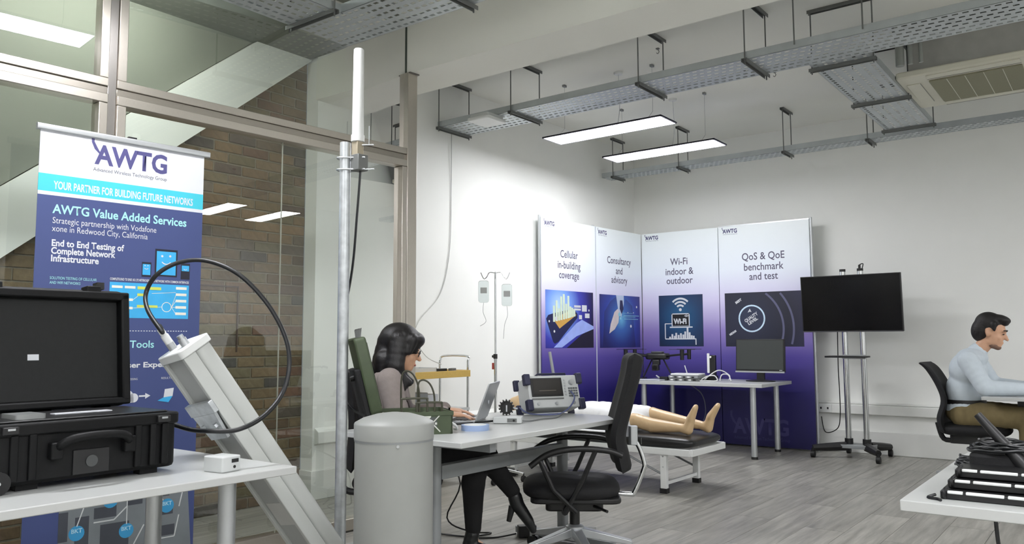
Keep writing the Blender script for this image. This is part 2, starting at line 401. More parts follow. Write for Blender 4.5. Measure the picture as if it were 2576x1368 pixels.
wp = struct('wall_stairwell', MB().prism([(1.0, 1.41), (3.905, 3.77), (3.905, 3.9), (FY, 3.9), (FY, 1.41)], BX - 0.006, BX + 0.012,
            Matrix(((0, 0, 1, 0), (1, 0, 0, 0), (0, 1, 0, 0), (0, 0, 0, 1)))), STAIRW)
SL = 0.8137
def under(y): return 1.654 + SL * (y - 1.814)
struct('trim_4', MB().prism([(0.2, under(0.2)), (3.9, under(3.9)), (3.9, under(3.9) + 0.41), (0.2, under(0.2) + 0.41)], BX, BX + 0.06,
       Matrix(((0, 0, 1, 0), (1, 0, 0, 0), (0, 1, 0, 0), (0, 0, 0, 1)))), WALL)
tag(bpy.data.objects['trim_4'], label='white sloping stair stringer')
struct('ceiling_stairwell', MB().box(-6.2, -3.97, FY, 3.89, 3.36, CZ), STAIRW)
bl, bh, bj = 0.215, 0.065, 0.011
b0 = None; nb = 0; cells = []
for k in range(46):
    z0 = 0.006 + k * (bh + bj)
    for j in range(-2, 20):
        y1 = 3.908 - j * (bl + bj) + (0.5 * (bl + bj) if k % 2 else 0)
        y0 = y1 - bl
        if y1 > 3.908: y1 = 3.908
        if y1 - y0 < 0.05 or y0 < 1.15: continue
        if z0 > under(y0) + 0.1: continue
        cells.append((k, z0, y0, y1))
def shown(c):      # bricks behind the roll-up banner and the black case are not in view
    return c[2] > 2.55 or (c[1] > 0.9 and c[2] < 1.55) or c[1] < 0.35
cells.sort(key=lambda c: (not shown(c), -c[2]))
rest = MB()
for n, (k, z0, y0, y1) in enumerate(cells):
    if n < 300:
        if y1 - y0 > bl - 0.001:
            if b0 is None: b0 = o = MB().box(-0.05, 0, -bl / 2, bl / 2, -bh / 2, bh / 2).build('brick', BRICK, wb, bev=0.004, seg=1)
            else: o = cp(b0, wb)
        else: o = MB().box(-0.05, 0, -(y1 - y0) / 2, (y1 - y0) / 2, -bh / 2, bh / 2).build('brick', BRICK, wb, bev=0.004, seg=1)
        o.location = (BX + random.uniform(-0.002, 0.003), (y0 + y1) / 2, z0 + bh / 2)
    else: rest.box(BX - 0.05, BX, y0, y1, z0, z0 + bh)
if rest.v: tag(rest.build('brick_field', BRICK, wb), kind='stuff')
fr = MB()
for (ya, yb, za, zb) in ((3.03, 3.34, 1.555, 1.565), (3.03, 3.04, 1.1, 1.565), (3.33, 3.34, 1.1, 1.565)): fr.box(BX, BX + 0.008, ya, yb, za, zb)  # three thin brown strips outlining a rectangle on the brick
tag(fr.build('brick_outline', mat('brown_frame', (70, 52, 40), 0.6)), 'thin brown outline strips on the brick wall behind the glass', 'hatch frame')

# ------------------------------------------------------------------ glazed partition
PA = thing('glass_partition', 'brushed steel framed glass partition in front of the brick stairwell', 'partition', (-3.892, 3.908, 0), 0)
dpv = Vector((-math.sin(0.064), -math.cos(0.064), 0)); ang = math.atan2(dpv.y, dpv.x); PA.rotation_euler = (0, 0, ang)
# local x runs from the end post towards the camera, local -y is ... room side handled by symmetric sections
def pbar(name, s0, s1, z0, z1, d=0.05, m=STEEL): return MB().box(s0, s1, -d / 2, d / 2, z0, z1).build(name, m, PA, bev=0.003)
pbar('post', -0.045, 0.04, 0, 3.026, 0.09)
MB().box(-0.05, 0.035, -0.06, 0.06, 3.018, 3.026).build('head_plate', STEEL_D, PA)
pbar('mullion', 1.975, 2.019, 0, 3.36, 0.06, mat('steel_mullion', (158, 154, 150), 0.3, 0.9, scale=40, stretch=(30, 30, 1)))
for (a, b) in ((1.929, 1.975), (2.019, 2.062)):
    pbar('mullion_strip', a, b, 2.49, 3.36, 0.08); pbar('stile', a, b, 0.03, 2.36, 0.09)
pbar('stile', 0.044, 0.084, 0.03, 2.36, 0.09)
for (a, b) in ((0.04, 1.975), (2.019, 4.9)):
    pbar('transom_rail', a, b, 2.448, 2.49, 0.08)
    pbar('transom_groove', a, b, 2.408, 2.448, 0.06, mat('steel_transom', (170, 164, 154), 0.3, 0.9, scale=40, stretch=(1, 30, 30)))
    pbar('door_rail', a, b, 2.362, 2.408, 0.09); pbar('door_rail', a, b, 0.01, 0.08, 0.09)
def pane(s0, s1, z0, z1): return MB().add([(s0, 0, z0), (s1, 0, z0), (s1, 0, z1), (s0, 0, z1)], [(0, 1, 2, 3)]).build('glass_pane', GLASS, PA)
pane(0.085, 0.99, 0.08, 2.362); pane(0.992, 1.929, 0.08, 2.362); pane(2.062, 4.9, 0.08, 2.362)
pane(0.0, 1.929, 2.49, 3.36); pane(2.062, 4.9, 2.49, 3.36)
MB().box(0.9885, 0.9925, -0.004, 0.004, 0.08, 2.362).build('glass_joint', mat('pale_seal', (150, 152, 140), 0.5), PA)
MB().box(0.018, 0.026, -0.006, 0.006, 3.026, 3.36).build('glass_edge', mat('dark_seal', (70, 80, 72), 0.5), PA)

# ------------------------------------------------------------------ ceiling: cable trays, hangers, lights, air conditioning
def tray(name, label, x0, y0, L, wid, z=3.08, along='x', h=0.05, pitch=0.055, rows=6):
    t = thing(name, label, 'cable tray', (x0, y0, z), 0 if along == 'x' else PI / 2)
    bed = MB(); rp = wid / rows; slot = rp * 0.34
    ys = [0]
    for r in range(rows):
        c = (r + 0.5) * rp; bed.box(0, L, ys[-1], c - slot / 2, 0, 0.0015); ys.append(c + slot / 2)
        n = int(L / pitch)
        for k in range(n + 1):
            s = (pitch / 2 if r % 2 else 0) + k * pitch; e = min(s + pitch * 0.4, L)
            if s < L: bed.box(s, e, c - slot / 2, c + slot / 2, 0, 0.0015)
    bed.box(0, L, ys[-1], wid, 0, 0.0015)
    bed.build('perforated_bed', TRAYM, t)
    for yy in (0, wid - 0.0015):
        MB().box(0, L, yy, yy + 0.0015, 0, h).box(0, L, yy - 0.006 if yy else 0, yy + 0.008, h, h + 0.004).build('side_flange', TRAYM, t)
    return t
tray('cable_tray', 'long perforated cable tray running across the room behind the beam', WX + 0.05, 5.21, 6.6, 0.39)
tray('cable_tray', 'narrow cable tray along the back wall, farthest from the camera', WX + 0.05, 8.05, 7.0, 0.22, rows=4)
tray('cable_tray', 'short cross tray linking the long tray with the back wall tray', -1.29, 5.62, 2.42, 0.39, z=3.1, along='y')
tray('cable_tray', 'perforated tray arm above the glass partition at top left', -3.545, 0.3, 2.72, 0.385, along='y')
tray('cable_tray', 'perforated tray corner arm crossing in front of the ceiling beam', -3.93, 3.005, 5.2, 0.385, z=3.083)
def hanger(x, y, wid, label, along='y', ztop=CZ, zb=3.06, low=True, group='tray hangers'):
    t = thing('tray_hanger', label, 'hanger', (x, y, zb), 0 if along == 'y' else -PI / 2, group)
    def ch(name, z):
        MB().box(-0.02, 0.02, -0.03, wid + 0.03, z, z + 0.004).box(-0.02, -0.016, -0.03, wid + 0.03, z - 0.02, z).box(0.016, 0.02, -0.03, wid + 0.03, z - 0.02, z).build(name, STRUT, t)
    
    if low: ch('bottom_channel', 0.016)
    ch('top_channel', ztop - zb - 0.004)
    for yy in (-0.012, wid + 0.012): MB().cyl((0, yy, -0.02), (0, yy, ztop - zb), 0.005, n=8).build('threaded_rod', STRUT, t)
    return t
for x, l in ((-4.79, 'tray hanger nearest the left wall, beside the wireless access point'), (-3.98, 'second tray hanger from the left wall on the long tray'), (-2.785, 'third tray hanger from the left wall on the long tray'), (-1.97, 'tray hanger on the long tray just left of the cross tray')): hanger(x, 5.21, 0.39, l)
for x, l in ((-4.66, 'back wall tray hanger nearest the left wall'), (-3.83, 'back wall tray hanger above the second light panel'), (-2.67, 'back wall tray hanger above the display boards'), (-1.87, 'back wall tray hanger just left of the cross tray end')): hanger(x, 8.05, 0.22, l)
for y, l in ((5.76, 'cross tray hanger at its near end by the long tray'), (6.87, 'cross tray hanger halfway along beside the air conditioner'), (7.9, 'cross tray hanger at its far end over the back wall tray')): hanger(-1.68, y, 0.39, l, along='x', zb=3.08)
hanger(-3.93, 2.945, 0.385, 'tray hanger over the glass partition at top left', along='x')
hanger(-2.87, 3.005, 0.385, 'tray hanger on the corner arm in front of the beam')
hanger(-1.62, 5.19, 0.4, 'tray hanger at the junction of long tray and cross tray', along='x', low=False, zb=3.12)

def led(x, y, rz, label, z=3.02, L=1.2, W=0.3, dm=DIFF):
    t = thing('led_panel', label, 'light panel', (x, y, z), rz, 'suspended led panels')
    f = MB(); e = 0.012
    f.box(-L / 2, L / 2, -W / 2, W / 2, 0.004, 0.014)
    for a in (-1, 1):
        f.box(-L / 2, L / 2, a * W / 2 - (e if a > 0 else 0), a * W / 2 + (e if a < 0 else 0), 0, 0.014)
        f.box(a * L / 2 - (e if a > 0 else 0), a * L / 2 + (e if a < 0 else 0), -W / 2, W / 2, 0, 0.014)
    f.build('panel_frame', mat('lavender_frame', (196, 192, 214), 0.4), t)
    MB().box(-L / 2 + e, L / 2 - e, -W / 2 + e, W / 2 - e, 0.001, 0.004).build('diffuser', dm, t)
    for a in (-0.45, 0.45):
        MB().tube([(a, -0.1, 0.014), (a, 0, 0.1), (a, 0, CZ - z)], 0.0012, 5).build('suspension_wire', GREYM, t)
        MB().box(a - 0.012, a + 0.012, -0.02, 0.02, CZ - z - 0.02, CZ - z).build('wire_bracket', GREYM, t)
    MB().tube(spline([(0.1, 0, 0.014), (0.13, 0, 0.2), (0.12, 0, CZ - z)], 5), 0.003, 6).build('power_flex', CABLE_W, t)
    MB().lathe([(0.035, -0.02), (0.04, -0.004), (0.04, 0)], (0.12, 0, CZ - z), 16).build('ceiling_rose', WHITE_P, t)
    return t
led(-3.57, 6.07, 0, 'lit suspended light panel under the long cable tray', dm=DIFF_B)
led(-3.54, 7.08, 0, 'lit suspended light panel nearest the display boards', dm=DIFF_B)
led(2.48, 5.53, 0, 'suspended light panel over the right side of the room, nearer row')
led(2.58, 6.4, 0, 'suspended light panel over the right side of the room, farther row')
led(-3.0, 1.52, PI / 2, 'suspended light panel above the case table, mirrored in the glass')
led(0.4, 1.2, PI / 2, 'added light panel out of view above the camera position')  # added off-frame panel, raises the overall room brightness
led(2.6, 0.7, PI / 2, 'added light panel out of view over the right side, behind the equipment table')  # no known fixture here, put in to light the right side
led(-1.4, -1.1, 0, 'added light panel out of view nearest the rear wall')  # extra panel behind the camera, added as fill light
led(2.6, 2.3, PI / 2, 'added light panel out of view over the right side, beside the beam')  # added outside the view to brighten the right of the room
led(2.4, -1.1, 0, 'added light panel out of view in the rear right corner')  # unseen extra panel, added for more ambient bounce
t = thing('added_stair_light', 'added batten light out of view under the stairwell ceiling', 'added light', (-4.45, 2.05, 3.3))  # unseen batten, added to brighten the stairwell behind the glass
MB().box(-0.05, 0.05, -0.6, 0.6, 0.02, 0.06).build('batten_body', WHITE_P, t)
MB().cyl((0, -0.58, 0.005), (0, 0.58, 0.005), 0.016, n=12).build('tube', mat('added_tube_glow', (255, 255, 255), 0.5, emit=(249, 253, 245), estr=115), t)

t = thing('wireless_access_point', 'square white wireless access point under the long cable tray', 'access point', (-4.24, 5.2, 3.025))
MB().rbox(-0.12, 0.12, -0.13, 0.13, 0, 0.03, 0.03).build('body', WHITE_P, t, bev=0.01)
MB().rbox(-0.1, 0.1, -0.11, 0.11, 0.03, 0.055, 0.02).build('mounting_plate', GREY_P, t)

t = thing('air_conditioner', 'cream ceiling cassette air conditioner with beige grille', 'air conditioner', (-0.79, 6.93, 3.12))
MB().rbox(-0.5, 0.5, -0.48, 0.48, 0, 0.05, 0.03).build('fascia', AC, t, bev=0.01)
MB().box(-0.42, 0.42, -0.4, 0.4, 0.05, 0.3).build('housing', mat('galv_housing', (170, 170, 166), 0.5, 0.3), t)
MB().rbox(-0.3, 0.3, -0.31, 0.33, -0.012, 0, 0.01).build('return_grille', AC_G, t, bev=0.003)
for k in range(1, 5): MB().box(-0.3 + k * 0.12 - 0.002, -0.3 + k * 0.12 + 0.002, -0.31, 0.33, -0.015, -0.012).build('grille_rib', AC, t)
for (x0, x1, y0, y1) in ((-0.3, 0.3, -0.45, -0.36), (-0.3, 0.3, 0.37, 0.45), (-0.46, -0.36, -0.28, 0.28), (0.36, 0.46, -0.28, 0.28)):
    v = MB().rbox(x0, x1, y0, y1, -0.006, 0, 0.01).build('louvre', AC, t, bev=0.002)
    if x1 - x0 > 0.3: MB().box(x0, x1, y1 - 0.004, y1, -0.008, -0.006).build('slot', STRUT, v)
    else: MB().box(x1 - 0.004, x1, y0, y1, -0.008, -0.006).build('slot', STRUT, v)
for a in (-0.4, 0.4):
    for b in (-0.36, 0.36): MB().cyl((a, b, 0.3), (a, b, CZ - 3.155), 0.006, n=8).build('drop_rod', STRUT, t)
t = thing('ceiling_void_sheet', 'dark grey sheets standing for the dark ceiling void above the air conditioner', 'ceiling void', (-1.3, 6.45, CZ - 0.03))
MB().box(0.0, 0.78, 0, 1.5, 0, 0.028).build('panel', DARKG, t)  # darkness of the ceiling opening is put into the sheet colour
MB().box(0.80, 2.6, 0, 1.5, 0, 0.028).build('panel', mat('void_darker_grey', (62, 66, 64), 0.6), t)
t = thing('pipe_run', 'grey vertical pipes with a bracket beside the air conditioner', 'pipe', (-1.22, 6.3, 3.17))
for k, r in enumerate((0.03, 0.018, 0.014)):
    MB().cyl((k * 0.07, 0, 0), (k * 0.07, 0, CZ - 3.171), r, n=12).build('pipe', mat('grey_pipe', (140, 144, 140), 0.5), t)
MB().box(-0.05, 0.2, -0.04, -0.025, 0.18, 0.21).build('clamp', STRUT, t)
sd = [(-2.9, 5.75), (-2.55, 6.7), (-3.2, 6.6), (-2.35, 6.9)]
for (x, y), l in zip(sd, ('small ceiling hook near the long tray', 'small ceiling hook above the second light panel', 'small ceiling hook between the light panels', 'small ceiling hook right of the light panels')):
    t = thing('ceiling_hook', l, 'hook', (x, y, CZ), 0, 'ceiling hooks')
    MB().box(-0.012, 0.012, -0.012, 0.012, -0.008, 0).build('hook_base', STRUT, t)
    MB().tube(spline([(0, 0, -0.008), (0.012, 0, -0.03), (0, 0, -0.045), (-0.012, 0, -0.035)], 4), 0.003, 6).build('hook_wire', STRUT, t)
# loose cable hanging from the tray down the left wall
tag(MB().tube(spline([(WX + 0.03, 5.42, 3.08), (WX + 0.01, 5.44, 2.6), (WX + 0.01, 5.42, 2.0), (WX + 0.01, 5.30, 1.6), (WX + 0.02, 5.02, 1.35), (WX + 0.02, 4.97, 1.2), (WX + 0.05, 5.08, 1.04), (-4.66, 5.1, 0.975)], 8), 0.004, 6).build('hanging_cable', mat('grey_white_cable', (196, 197, 194), 0.5)),
    'thin white cable hanging down the left wall onto the trolley', 'cable')

# ------------------------------------------------------------------ corner display boards
P_GRAD = [(0.0, (24, 20, 74)), (0.25, (38, 32, 104)), (0.4, (84, 72, 150)), (0.52, (140, 124, 186)), (0.66, (208, 202, 232)), (0.8, (228, 235, 244)), (1.0, (240, 247, 248))]
PRINT = ramp_mat('violet_gradient_print', P_GRAD, 'Z', 0.0, 2.46, 0.4)
INK = mat('grey_violet_ink', (84, 80, 104), 0.5, var=0.02)
LOGO = mat('indigo_logo_ink', (66, 64, 112), 0.5, var=0.02)
PWHITE = mat('white_print', (206, 209, 214), 0.5, var=0.01)
DB = thing('display_boards', 'four tall printed display boards standing in the far corner, white fading to violet', 'display', (0, 0, 0))
def awtg(parent, O, u, v, a, b, wid, m, sub=True, sw=True):
    h = wid * 0.30
    text('AWTG', h * 1.25, m, parent, O, u, v, (a, b), bold=0.0042 * wid / 0.35, width=wid)
    if sw:
        pts = [(a - 0.02 * wid, b + 1.32 * h), (a - 0.065 * wid, b + 1.25 * h), (a - 0.06 * wid, b + 0.95 * h), (a - 0.02 * wid, b + 0.65 * h), (a + 0.10 * wid, b + 0.28 * h), (a + 0.02 * wid, b + 0.72 * h), (a - 0.025 * wid, b + 1.0 * h)]
        flat([pts], m, parent, O, u, v, 'logo_swoosh', 0.0009)
    if sub: text('Advanced Wireless Technology Group', h * 0.27, m, parent, O, u, v, (a, b - 0.36 * h), width=wid)
Z = Vector((0, 0, 1))
def board(p0, p1, bold_txt, lines, la, name_label):
    p0 = Vector(p0); p1 = Vector(p1); u = (p1 - p0).normalized(); n = u.cross(Z); L = (p1 - p0).length
    M = Matrix(((u.x, -n.x, 0, p0.x), (u.y, -n.y, 0, p0.y), (0, 0, 1, 0), (0, 0, 0, 1)))
    b = MB().box(0.004, L - 0.004, 0, 0.025, 0.02, 2.46, M).build('board', PRINT, DB)
    b['label'] = name_label
    awtg(b, p0, u, Z, 0.06, 2.385, 0.17, LOGO)
    for s, z in zip(lines, (2.062, 1.945, 1.838)): text(s, 0.115, INK, b, p0, u, Z, (la, z), align='CENTER', sx=0.86, bold=0.001)
    return b, p0, u
pL0, pL1, pL2 = (-4.794, 6.767, 0), (-4.727, 7.736, 0), (-4.661, 8.693, 0)
pR1, pR2 = (-3.674, 8.70, 0), (-2.645, 8.70, 0)
b1 = board(pL0, pL1, '', ('Cellular', 'in-building', 'coverage'), 0.48, 'board reading Cellular in-building coverage')
b2 = board(pL1, pL2, '', ('Consultancy', 'and', 'advisory'), 0.475, 'board reading Consultancy and advisory')
b3 = board((-4.661, 8.70, 0), pR1, '', ('Wi-Fi', 'indoor &', 'outdoor'), 0.495, 'board reading Wi-Fi indoor and outdoor')
b4 = board(pR1, pR2, '', ('QoS & QoE', 'benchmark', 'and test'), 0.515, 'board reading QoS and QoE benchmark and test')
for (x, y) in ((pL0[0] - 0.012, pL0[1] - 0.014), (pR2[0] + 0.014, pR2[1] + 0.012), (pL1[0] - 0.03, pL1[1])):
    MB().cyl((x, y, 0.01), (x, y, 2.48), 0.013, n=12).build('frame_post', ALU, DB)
MB().box(pR2[0] - 1.02, pR2[0], 8.702, 8.72, 2.46, 2.472).build('top_rail', ALU, DB)
MB().box(pL1[0] + 0.001, pL1[0] + 0.006, pL1[1] - 0.006, pL1[1] + 0.006, 0.02, 2.46).build('seam_strip', mat('pale_lilac_strip', (190, 196, 206), 0.4), DB)
# bottom logo, faint
FAINT = mat('faint_violet_ink', (62, 58, 112), 0.5)
awtg(b4[0], b4[1], b4[2], Z, 0.13, 0.15, 0.62, FAINT)
# picture 1: phone with a city on it
def pic_rect(b, a0, a1, z0, z1, m, off=0.0008): return flat([rect(a0, z0, a1, z1)], m, b[0], b[1], b[2], Z, 'picture', off)
def shp(b, polys, m, k=1): return flat(polys, m, b[0], b[1], b[2], Z, 'picture_shape', 0.0008 + 0.0005 * k)
c1 = Vector(pL0) + b1[2] * 0.30 + Z * 1.52
pic_rect(b1, 0.065, 0.915, 1.094, 1.705, ramp_mat('blue_glow_print', [(0, (190, 220, 250)), (0.3, (120, 160, 235)), (0.6, (58, 62, 170)), (0.85, (36, 28, 110)), (1, (26, 22, 60))], lo=0, hi=0.62, radial=c1))
shp(b1, [[(0.42, 1.094), (0.915, 1.094), (0.915, 1.30), (0.70, 1.24)]], mat('dark_print', (26, 22, 44), 0.5), 1)
shp(b1, [[(0.28, 1.15), (0.60, 1.36), (0.70, 1.40), (0.915, 1.33), (0.915, 1.30), (0.60, 1.22), (0.34, 1.10), (0.2, 1.10)]], mat('pale_blue_sweep', (150, 168, 232), 0.5), 2)
shp(b1, [[(0.075, 1.40), (0.11, 1.44), (0.2, 1.46), (0.55, 1.52), (0.62, 1.46), (0.62, 1.42), (0.28, 1.16), (0.22, 1.14), (0.19, 1.16)]], mat('phone_navy', (28, 32, 74), 0.5), 3)
shp(b1, [[(0.19, 1.40), (0.30, 1.30), (0.60, 1.45), (0.5, 1.5)]], mat('amber_print', (196, 152, 74), 0.5), 4)
bl_ = []
for k, (a, h) in enumerate(((0.19, .17), (0.235, .22), (0.275, .13), (0.315, .25), (0.36, .27), (0.40, .16), (0.44, .24), (0.475, .12), (0.51, .10), (0.545, .08))):
    z = 1.37 + (0.07 * k / 10); bl_.append(rect(a, z, a + 0.034, z + h))
shp(b1, bl_, mat('pale_green_buildings', (206, 222, 200), 0.5), 5)
shp(b1, [rect(0.56, 1.53, 0.68, 1.555), rect(0.56, 1.50, 0.68, 1.52), rect(0.70, 1.49, 0.79, 1.56), rect(0.645, 1.405, 0.70, 1.45), rect(0.755, 1.42, 0.84, 1.47), circ(0.83, 1.505, 0.012, 10)], PWHITE, 5)
shp(b1, [circ(0.125, 1.375, 0.012, 10), circ(0.21, 1.27, 0.014, 10), circ(0.24, 1.405, 0.022, 12)], PWHITE, 6)
# picture 2: a suited figure touching glowing points
c2 = Vector(pL1) + b2[2] * 0.5 + Z * 1.42
pic_rect(b2, 0.065, 0.905, 1.09, 1.697, ramp_mat('teal_blue_print', [(0, (120, 190, 230)), (0.25, (64, 120, 196)), (0.6, (44, 62, 150)), (1, (34, 30, 84))], lo=0, hi=0.55, radial=c2))
shp(b2, [[(0.12, 1.09), (0.16, 1.50), (0.28, 1.62), (0.40, 1.68), (0.46, 1.50), (0.60, 1.66), (0.74, 1.58), (0.80, 1.09)]], ramp_mat('suit_blue_print', [(0, (110, 180, 222)), (0.3, (62, 104, 176)), (0.7, (42, 56, 126)), (1, (34, 36, 92))], lo=0, hi=0.42, radial=c2), 1)
shp(b2, [[(0.40, 1.697), (0.44, 1.52), (0.50, 1.44), (0.56, 1.60), (0.56, 1.697)]], mat('shirt_print', (182, 196, 220), 0.5), 2)
shp(b2, [[(0.48, 1.64), (0.53, 1.64), (0.55, 1.54), (0.51, 1.48), (0.47, 1.54)]], mat('tie_print', (40, 40, 80), 0.5), 3)
shp(b2, [[(0.25, 1.25), (0.28, 1.36), (0.36, 1.50), (0.43, 1.54), (0.46, 1.50), (0.44, 1.38), (0.36, 1.30), (0.29, 1.27)]], mat('hand_print', (206, 196, 196), 0.5), 4)
shp(b2, [rect(0.55, 1.46, 0.88, 1.466), rect(0.52, 1.445, 0.80, 1.449), rect(0.56, 1.42, 0.86, 1.426), rect(0.54, 1.49, 0.74, 1.493), circ(0.46, 1.475, 0.024), circ(0.485, 1.43, 0.016)], mat('cyan_glow_print', (146, 206, 224), 0.5), 5)
shp(b2, [circ(0.83, 1.57, 0.014, 10), circ(0.70, 1.34, 0.018, 10), circ(0.76, 1.50, 0.008, 8), circ(0.64, 1.50, 0.008, 8)], PWHITE, 6)
# picture 3: wi-fi sign, laptop and skyline
c3 = Vector((-4.661, 8.70, 0)) + b3[2] * 0.5 + Z * 1.45
pic_rect(b3, 0.222, 0.782, 1.101, 1.703, ramp_mat('dark_teal_print', [(0, (28, 92, 134)), (0.6, (22, 54, 92)), (1, (18, 34, 66))], lo=0, hi=0.42, radial=c3))
wf = []
for r in (0.045, 0.085, 0.125): wf += arcband(0.5, 1.525, r, r + 0.022, PI * 0.25, PI * 0.75)
wf.append(circ(0.5, 1.53, 0.018))
wf += [rect(0.385, 1.475, 0.615, 1.487), rect(0.385, 1.335, 0.397, 1.487), rect(0.603, 1.335, 0.615, 1.487), rect(0.36, 1.318, 0.65, 1.332), rect(0.397, 1.335, 0.603, 1.343)]
wf += [rect(0.30, 1.362, 0.385, 1.372), rect(0.295, 1.19, 0.307, 1.368), rect(0.30, 1.182, 0.69, 1.194), rect(0.682, 1.12, 0.694, 1.19)]
for a, h in ((0.35, .02), (0.38, .05), (0.41, .03), (0.43, .065), (0.46, .04), (0.49, .06), (0.52, .045), (0.545, .08), (0.575, .125), (0.6, .07), (0.625, .035), (0.65, .03)): wf.append(rect(a, 1.194, a + 0.022, 1.194 + h))
shp(b3, [rect(0.397, 1.343, 0.603, 1.475)], mat('near_black_print', (14, 14, 18), 0.5), 1)
shp(b3, wf, PWHITE, 2)
text('Wi-Fi', 0.085, PWHITE, b3[0], b3[1], b3[2], Z, (0.415, 1.365), bold=0.004, width=0.165, off=0.0022)
shp(b3, arcband(0.575, 1.435, 0.012, 0.02, PI * 0.2, PI * 0.8, 6) + arcband(0.575, 1.435, 0.026, 0.034, PI * 0.2, PI * 0.8, 6), PWHITE, 3)
# picture 4: quality dial
c4 = Vector(pR1) + b4[2] * 0.36 + Z * 1.40
pic_rect(b4, 0.063, 0.935, 1.10, 1.70, ramp_mat('slate_print', [(0, (52, 62, 92)), (0.25, (34, 38, 60)), (0.7, (26, 28, 46)), (1, (40, 40, 66))], lo=0, hi=0.6, radial=c4))
for r, mm, t1_ in ((0.47, 'slate_arc_a', 0.92), (0.58, 'slate_arc_b', 0.70)):
    shp(b4, [[p for p in q] for q in arcband(0.24, 1.30, r, r + 0.022, -0.3, t1_, 18)], mat(mm, (92, 92, 122), 0.5), 1)
shp(b4, arcband(0.37, 1.41, 0.135, 0.152, 0, 2 * PI, 32), mat('dial_ring_print', (196, 220, 238), 0.5), 2)
shp(b4, [circ(0.37, 1.41, 0.134, 32)], mat('dial_face_print', (40, 48, 74), 0.5), 1)
U4 = (b4[2] + Z * 0.62).normalized(); V4 = Vector((0, -1, 0)).cross(U4)
V4 = (Z - b4[2] * 0.62).normalized()
for s, (a, z), sz, wd in (('QUALITY', (0.30, 1.365), 0.05, 0.17), ('LEVEL', (0.335, 1.335), 0.045, 0.125), ('BEST', (0.195, 1.575), 0.035, 0.08), ('MEDIUM', (0.115, 1.22), 0.03, 0.09)):
    text(s, sz, PWHITE, b4[0], b4[1] + b4[2] * a + Z * z, U4, V4, (0, 0), bold=0.002, width=wd, off=0.0022)
shp(b4, [[(0.325, 1.475), (0.35, 1.52), (0.37, 1.48), (0.35, 1.487)]], PWHITE, 3)

# ------------------------------------------------------------------ roll-up banner
BN = thing('roll_up_banner', 'tall blue roll-up banner with company name and network diagrams', 'banner', (0, 0, 0))
BO = Vector((-3.85, 1.56, 0)); BU = (Vector((-3.78, 2.355, 0)) - BO).normalized(); BNn = BU.cross(Z)
MBn = Matrix(((BU.x, -BNn.x, 0, BO.x), (BU.y, -BNn.y, 0, BO.y), (0, 0, 1, 0), (0, 0, 0, 1)))
N_BLUE = mat('banner_navy', (62, 74, 122), 0.5, var=0.02, scale=3)
N_CYAN = mat('banner_cyan', (64, 188, 206), 0.5, var=0.02)
N_MINT = mat('banner_mint_ink', (160, 222, 224), 0.5)
N_SKY = mat('banner_sky_blue', (58, 168, 222), 0.5)
sheet = MB().box(-0.025, 0.748, 0, 0.002, 0.09, 2.14, MBn).build('banner_sheet', N_BLUE, BN)
flat([rect(-0.025, 1.935, 0.748, 2.138)], PWHITE, sheet, BO, BU, Z, 'white_header')
flat([rect(-0.025, 1.855, 0.748, 1.935)], N_CYAN, sheet, BO, BU, Z, 'cyan_band')
flat([rect(-0.025, 1.838, 0.748, 1.855)], PWHITE, sheet, BO, BU, Z, 'white_band')
MB().rbox(-0.04, 0.776, -0.012, 0.014, 2.132, 2.162, 0.006, M=MBn, axis='x').build('top_bar', ALU, BN)
MB().rbox(-0.04, 0.776, -0.06, 0.06, 0.0, 0.09, 0.03, M=MBn, axis='x').build('base_cassette', ALU, BN)
MB().cyl(MBn @ Vector((0.37, 0.02, 0.09)), MBn @ Vector((0.37, 0.02, 2.14)), 0.008, n=10).build('support_pole', ALU, BN)
MB().box(0.36, 0.4, -0.005, 0.01, 2.162, 2.17, MBn).build('pole_clip', BLACK, BN)
for a in (0.06, 0.68): MB().box(a, a + 0.03, -0.18, 0.09, 0.0, 0.012, MBn).build('swivel_foot', ALU, BN)
def bt(s, sz, m, a, z, bold=0.0, wd=None, off=0.0012): return text(s, sz, m, sheet, BO, BU, Z, (a, z), bold=bold, width=wd, off=off)
awtg(sheet, BO, BU, Z, 0.215, 2.015, 0.345, mat('banner_logo_ink', (74, 72, 120), 0.5), sub=False)
bt('Advanced Wireless Technology Group', 0.025, mat('grey_ink', (84, 84, 96), 0.5), 0.205, 1.978, wd=0.35)
bt('YOUR PARTNER FOR BUILDING FUTURE NETWORKS', 0.05, PWHITE, 0.04, 1.87, 0.0012, 0.655)
bt('AWTG Value Added Services', 0.058, N_MINT, 0.04, 1.758, 0.0012, 0.625)
bt('Strategic partnership with Vodafone', 0.04, PWHITE, 0.04, 1.712, 0, 0.47); bt('xone in Redwood City, California', 0.04, PWHITE, 0.04, 1.675, 0, 0.43)
for s, z, wd in (('End to End Testing of', 1.608, 0.318), ('Complete Network', 1.573, 0.28), ('Infrastructure', 1.538, 0.205)): bt(s, 0.042, PWHITE, 0.04, z, 0.0012, wd)
bt('SOLUTION TESTING OF CELLULAR', 0.018, N_MINT, 0.04, 1.457, 0, 0.2); bt('AND WIFI NETWORKS', 0.018, N_MINT, 0.04, 1.436, 0, 0.13)
bt('COMPLETE END TO END 3G LTE HETEROGENEOUS NETWORK WITH COMMON INTERFACES', 0.016, PWHITE, 0.3, 1.467, 0.0004, 0.385)
flat([rect(0.51, 1.497, 0.623, 1.633), rect(0.447, 1.49, 0.493, 1.563), rect(0.642, 1.488, 0.689, 1.569)], mat('device_black_print', (26, 28, 44), 0.5), sheet, BO, BU, Z, 'device_print')
flat([rect(0.518, 1.505, 0.615, 1.622), rect(0.451, 1.5, 0.489, 1.553), rect(0.646, 1.53, 0.685, 1.558)], N_SKY, sheet, BO, BU, Z, 'device_screen_print', 0.0012)
